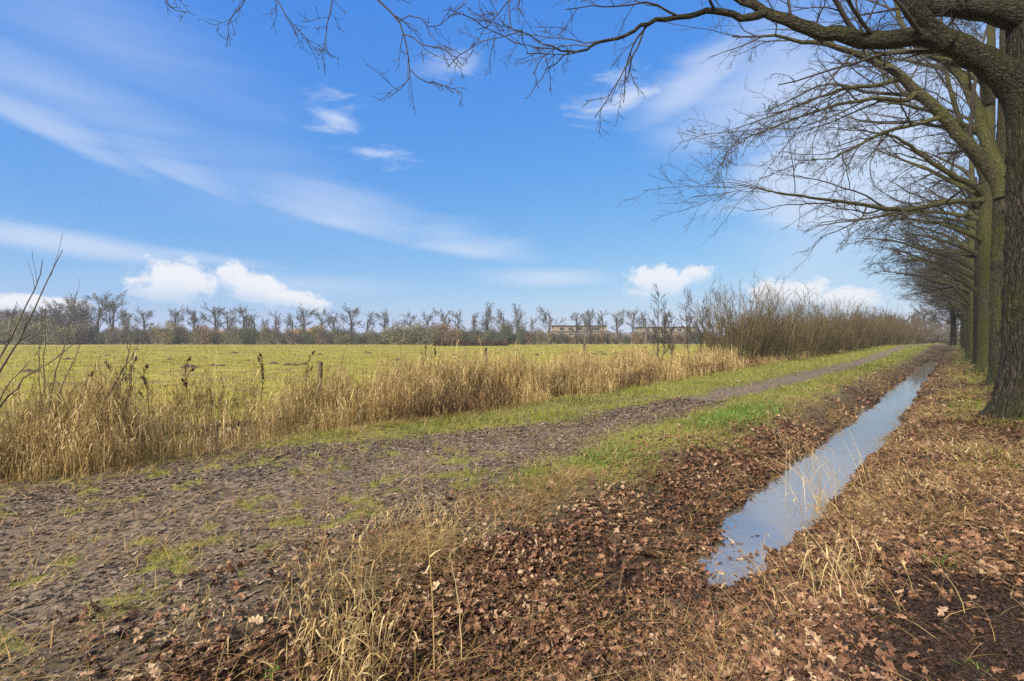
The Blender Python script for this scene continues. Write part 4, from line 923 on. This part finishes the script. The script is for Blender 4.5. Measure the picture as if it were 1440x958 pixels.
reed_clump(1180, 830, 40, .62, .20, (-.45, .05), 'clump of dry reeds leaning left over the end of the ditch water', 3, .006)
reed_clump(1165, 715, 34, 1.1, .20, (-.25, .1), 'tall thin dry reeds leaning across the water', 4, .006, 2)
reed_clump(1120, 640, 30, .60, .25, (-.2, -.1), 'dry reeds on the left bank opposite the leaning ones', 5, .007, 2)
reed_clump(1290, 690, 90, .34, .40, (-.5, .1), 'flattened dry grass heap on the right bank', 6, .006)
reed_clump(1390, 640, 130, .38, .50, (-.6, -.2), 'flattened straw heap in front of the nearest trunk', 7, .007)
reed_clump(590, 742, 150, .20, .30, (.3, .2), 'flat mat of pale straw on the lip of the ditch bank', 8, .006)
reed_clump(280, 875, 26, .16, .12, (.1, .0), 'small yellow grass tuft at the edge of the track near the front', 9, .005)
M_fresh = rndmat('fresh_grass', [(0, (.08, .15, .02)), (1, (.20, .34, .06))], .6, .3, .15, 8, .3)
def tuft(px, py, n, h, s, lab, seed):
    x, y, z = gpt(px, py); g = np.random.default_rng(seed); bx = g.normal(size=(n, 2))*s; P, W, S, r = blades(bx[:, 0], bx[:, 1], 0*bx[:, 0]-.01, h*g.uniform(.5, 1.1, n), np.full(n, .008), g.uniform(.3, 1.5, n), g.random(n), 4)
    o = Bag().ribbon(P, W, S, r).build('grass_tuft', M_fresh, None, False); o.location = (x, y, z); tag(o, lab, 'grass tuft')
tuft(1322, 795, 70, .10, .045, 'bright green grass tuft alone on the leafy ground at right', 1)
tuft(1383, 945, 26, .06, .03, 'tiny bright green grass tuft at the bottom right corner', 2)
tuft(1418, 690, 30, .06, .05, 'small green grass tuft on brown leaves near the big trunk', 3)
tuft(375, 945, 20, .07, .03, 'small green sprout among the leaves at the bottom of the foreground', 4)
def grass_patch(px, py, n, lu, lv, h, lab, seed):
    x, y, z = gpt(px, py); u0, v0 = xy2uv(x, y); g = np.random.default_rng(seed); u = u0+g.normal(size=n)*lu; v = v0+g.normal(size=n)*lv; bx, by = uv2xy(u, v)
    P, W, S, r = blades(bx-x, by-y, H(u, v)-z-.01, h*g.uniform(.5, 1.2, n), np.full(n, .015), g.uniform(.2, 1.2, n), g.random(n), 3)
    o = Bag().ribbon(P, W, S, r).build('grass_patch', M_fresh, None, False); o.location = (x, y, z); tag(o, lab, 'grass patch')
grass_patch(1042, 583, 6500, 1.0, .22, .10, 'vivid green patch of fresh grass on the verge beside the ditch', 1)
grass_patch(870, 640, 1800, .35, .22, .07, 'smaller fresh green grass patch on the verge, nearer than the vivid one', 2)
# scrap of paper by the track
x, y, z = gpt(1037, 537); M_paper = plain('paper', (.75, .75, .72), .7, .05)
g = np.random.default_rng(1); gx, gy = np.meshgrid(np.linspace(-.09, .09, 5), np.linspace(-.06, .06, 4), indexing='ij'); V = np.stack([gx, gy, .03+.025*g.normal(size=gx.shape)], -1); b = np.arange(20).reshape(5, 4)
o = mk('paper_scrap', V, np.stack([b[:-1, :-1], b[1:, :-1], b[1:, 1:], b[:-1, 1:]], -1).reshape(-1, 4), M_paper); o.location = (x, y, z); tag(o, 'small crumpled white paper scrap on the grass beside the track', 'litter')

# ------------------------------------------------------------------ sky, sun, air
SUN_EL, SUN_AZ = R(34), R(222)        # behind the camera, to its left
W_ = bpy.data.worlds.new('World'); SC.world = W_; W_.use_nodes = True
nt = W_.node_tree; L = nt.links.new; nt.nodes.clear()
out = N(nt, 'ShaderNodeOutputWorld'); bg = N(nt, 'ShaderNodeBackground'); L(bg.outputs[0], out.inputs[0])
sky = N(nt, 'ShaderNodeTexSky', sky_type='NISHITA'); sky.sun_disc = False; sky.sun_elevation = SUN_EL; sky.sun_rotation = SUN_AZ
sky.air_density = 1.0; sky.dust_density = .6; sky.ozone_density = 2.0
def val(x): return x
def M(op, a, b=None, c=None, clamp=False):
    n = N(nt, 'ShaderNodeMath', operation=op); n.use_clamp = clamp
    for i, q in enumerate((a, b, c)):
        if q is None: continue
        if isinstance(q, (int, float)): n.inputs[i].default_value = q
        else: L(q, n.inputs[i])
    return n.outputs[0]
def sm(a, b, x):
    n = N(nt, 'ShaderNodeMapRange', interpolation_type='SMOOTHSTEP'); n.inputs[1].default_value = a; n.inputs[2].default_value = b; L(x, n.inputs[0]); return n.outputs[0]
geo = N(nt, 'ShaderNodeTexCoord'); sep = N(nt, 'ShaderNodeSeparateXYZ'); L(geo.outputs['Generated'], sep.inputs[0])
dx, dy, dz = sep.outputs
az = M('MULTIPLY', M('ARCTAN2', dx, dy), 180/PI); el = M('MULTIPLY', M('ARCSINE', dz), 180/PI)
def noise(scale, detail, rough=.55, stretch=(1, 1, 1), rot=(0, 0, 0), warp=0):
    mp = N(nt, 'ShaderNodeCombineXYZ'); L(az, mp.inputs[0]); L(el, mp.inputs[1])
    m2 = N(nt, 'ShaderNodeMapping'); m2.inputs['Rotation'].default_value = rot; m2.inputs['Scale'].default_value = stretch; L(mp.outputs[0], m2.inputs[0])
    n = N(nt, 'ShaderNodeTexNoise'); n.inputs['Scale'].default_value = scale; n.inputs['Detail'].default_value = detail; n.inputs['Roughness'].default_value = rough; n.inputs['Distortion'].default_value = warp
    L(m2.outputs[0], n.inputs['Vector']); return n.outputs[0]
n_wl = noise(.10, 7, .6, (.30, 1.9, 1), (0, 0, R(16)), .7)
n_wr = noise(.10, 7, .6, (.35, 1.5, 1), (0, 0, R(-10)), .7)
n_wf = noise(.22, 8, .62, (.5, 1.7, 1), (0, 0, R(-8)), .9)
n_puff = noise(.50, 9, .62, (1, 1.15, 1), (0, 0, 0), .3)
n_soft = noise(.045, 5, .55, (.7, 1.5, 1))
def ang(px, py):
    a = math.atan((px-720)/F); return math.degrees(a), math.degrees(math.atan((479-py)/F*math.cos(a)))
def blob(px, py, rx, ry, rot=0, lo=0., hi=1., nz=None, amp=0., up=1., fade=False):
    """soft ellipse in bearing and elevation, frayed by noise; rx, ry in degrees"""
    a0, e0 = ang(px, py); c, s = math.cos(R(rot)), math.sin(R(rot))
    da = M('SUBTRACT', az, a0); de = M('SUBTRACT', el, e0)
    p = M('ADD', M('MULTIPLY', da, c/rx), M('MULTIPLY', de, s/rx)); q = M('ADD', M('MULTIPLY', da, -s/ry), M('MULTIPLY', de, c/ry))
    if up != 1.: q = M('ADD', M('MULTIPLY', M('MAXIMUM', q, 0.), up), M('MINIMUM', q, 0.))
    r = M('SQRT', M('ADD', M('MULTIPLY', p, p), M('MULTIPLY', q, q))); d = M('SUBTRACT', 1.0, r)
    if nz is not None: d = M('ADD', d, M('MULTIPLY', M('SUBTRACT', nz, .5), amp))
    return M('MULTIPLY', sm(lo, hi, d), sm(-1.25, .25, q)) if fade else sm(lo, hi, d)
def add(lst):
    s = lst[0]
    for q in lst[1:]: s = M('MAXIMUM', s, q)
    return s
wis = []
for a, k, nz, am, up in [((60, 180, 13, 1.1, -19, .0, 1.), .62, n_wl, 1.5, .35), ((250, 247, 12, 1.0, -17, .0, 1.), .5, n_wl, 1.3, .25), ((470, 312, 15, 1.2, -11, .0, 1.), .7, n_wl, 1.3, .22), ((650, 352, 10, 1.2, -7, 0, 1.), .75, n_wl, 1.4, .30),
          ((330, 255, 28, 7, -15, .0, 1.6), .38, n_wl, 1.6, 1), ((90, 340, 13, 1.5, -5, 0, 1.), .8, n_wl, 1.3, 1), ((280, 362, 12, .8, -4, 0, 1), .5, n_wl, 1.3, 1),
          ((638, 94, 5, 1.1, 3, 0, 1.), .6, n_wr, 1.9, 1),
          ((475, 167, 5.0, 2.2, 6, .1, 1.3), .9, n_wf, 3.4, .8), ((527, 213, 4.6, 1.5, -4, .1, 1.3), .8, n_wf, 3.4, 1), ((640, 94, 6, 1.8, 3, .1, 1.4), .7, n_wf, 3.4, 1), ((880, 140, 7, 2.4, 10, .05, 1.2), 1., n_wf, 2.6, .6), ((985, 112, 9, 2.6, 20, 0, 1.), .8, n_wr, 1.5, .7), ((770, 390, 10, 1.5, 0, 0, 1.), .75, n_wr, 1.6, 1), ((990, 195, 9, 3, 5, 0, 1.2), .6, n_wr, 1.5, 1),
          ((1120, 120, 14, 10, 12, 0, 1.1), .85, n_wr, 1.3, 1), ((1200, 270, 14, 7, 0, 0, .9), .95, n_wr, 1.3, 1), ((1320, 120, 12, 12, 0, 0, 1.1), .8, n_wr, 1.3, 1), ((1060, 287, 9, 1.8, 4, 0, 1.1), .6, n_wr, 1.5, 1), ((1180, 330, 15, 7, 0, 0, 1.0), .6, n_wr, 1.2, 1), ((1200, 245, 13, 9, 8, 0, .6), .95, n_wr, 1.1, 1),  # the last veils here are added so the ditch water mirrors whiter
          ((60, 115, 18, 4, -8, 0, 1.2), .5, n_wl, 1.5, 1), ((130, 40, 20, 7, -10, 0, 1.4), .4, n_wl, 1.5, 1), ((420, 400, 20, 1.8, 0, 0, 1.2), .5, n_wl, 1.4, 1)]:
    wis.append(M('MULTIPLY', blob(*a, nz, am, up), k))
m_w = add(wis)
cu = []
for a in [(248, 396, 4.6, 2.2, 0), (330, 388, 2.2, 1.7, 0), (360, 405, 4.2, 1.7, -10), (420, 421, 4.2, 1.1, -8), (40, 428, 5, .9, 0), (925, 395, 4.4, 2.0, 0), (980, 384, 2.6, 1.0, 0), (1090, 412, 3.4, 1.6, 0), (1140, 412, 2.4, 1.5, 0), (1185, 420, 3.4, 1.4, -6)]:
    cu.append(blob(*a[:2], a[2], a[3]*1.25, a[4], .06, .50, n_puff, 1.7, 1.15, True))
m_c = add(cu)
# unseen cloud cover added behind and above the frame for softer, neutral light
ov = M('MULTIPLY', sm(38, 62, el), sm(.22, .5, n_soft)); bh = M('MULTIPLY', sm(60, 100, M('ABSOLUTE', az)), sm(.22, .5, n_soft))
ov = M('MULTIPLY', M('MAXIMUM', ov, bh), .95)
hs_ = N(nt, 'ShaderNodeHueSaturation'); hs_.inputs['Saturation'].default_value = 1.18; hs_.inputs['Hue'].default_value = .505; L(sky.outputs[0], hs_.inputs['Color'])
# grade of the clear sky: the deep, even blue of a washed winter sky
sp_ = N(nt, 'ShaderNodeSeparateColor'); L(hs_.outputs[0], sp_.inputs[0]); cb = N(nt, 'ShaderNodeCombineColor')
for i, (kk, gg_) in enumerate([(.86, .9), (.83, .56), (.93, .13)]):
    L(M('MULTIPLY', M('POWER', M('MULTIPLY', sp_.outputs[i], .1), gg_), kk*5.0), cb.inputs[i])
def mixw(base, fac, col):
    n = N(nt, 'ShaderNodeMix', data_type='RGBA'); L(fac, n.inputs[0]); L(base, n.inputs[6]); n.inputs[7].default_value = (*col, 1); return n.outputs[2]
c = mixw(cb.outputs[0], M('MULTIPLY', m_w, .75), (3.7, 4.1, 4.85))
c = mixw(c, M('MULTIPLY', m_c, .92), (4.55, 4.62, 4.85))
c = mixw(c, ov, (4.5, 4.4, 4.25))
L(c, bg.inputs[0]); bg.inputs[1].default_value = .10
sd = bpy.data.lights.new('sun', 'SUN'); sd.energy = 4.0; sd.angle = R(14); sd.color = (1, .90, .74)
so = bpy.data.objects.new('sun', sd); COL.objects.link(so)
import mathutils
dirv = mathutils.Vector((math.sin(SUN_AZ)*math.cos(SUN_EL), math.cos(SUN_AZ)*math.cos(SUN_EL), math.sin(SUN_EL)))
so.rotation_euler = dirv.to_track_quat('Z', 'Y').to_euler()

hm = bpy.data.materials.new('air'); hm.use_nodes = True; hn = hm.node_tree; hn.nodes.clear()
ho = N(hn, 'ShaderNodeOutputMaterial'); pv = N(hn, 'ShaderNodeVolumePrincipled'); pv.inputs['Color'].default_value = (.9, .93, 1, 1); pv.inputs['Density'].default_value = .00042; pv.inputs['Anisotropy'].default_value = .2
hn.links.new(pv.outputs[0], ho.inputs['Volume'])
V = []; F_ = []; box(V, F_, -900, 900, -900, 900, -3, 26)
tag(mk('haze', np.array(V, float), np.array(F_), hm), kind='stuff')

cam = bpy.data.cameras.new('camera'); cam.sensor_width = 36; cam.lens = 18; cam.clip_end = 4000; cam.clip_start = .05
co = bpy.data.objects.new('camera', cam); COL.objects.link(co); co.location = (0, 0, CAMZ); co.rotation_euler = (PI/2, 0, 0); SC.camera = co
SC.view_settings.view_transform = 'Standard'; SC.view_settings.look = 'None'; SC.view_settings.gamma = 1; SC.view_settings.exposure = 1.0; SC.view_settings.use_curve_mapping = False
SC.cycles.use_denoising = False; SC.cycles.max_bounces = 6; SC.cycles.diffuse_bounces = 2; SC.cycles.transparent_max_bounces = 8
SC.cycles.use_adaptive_sampling = False
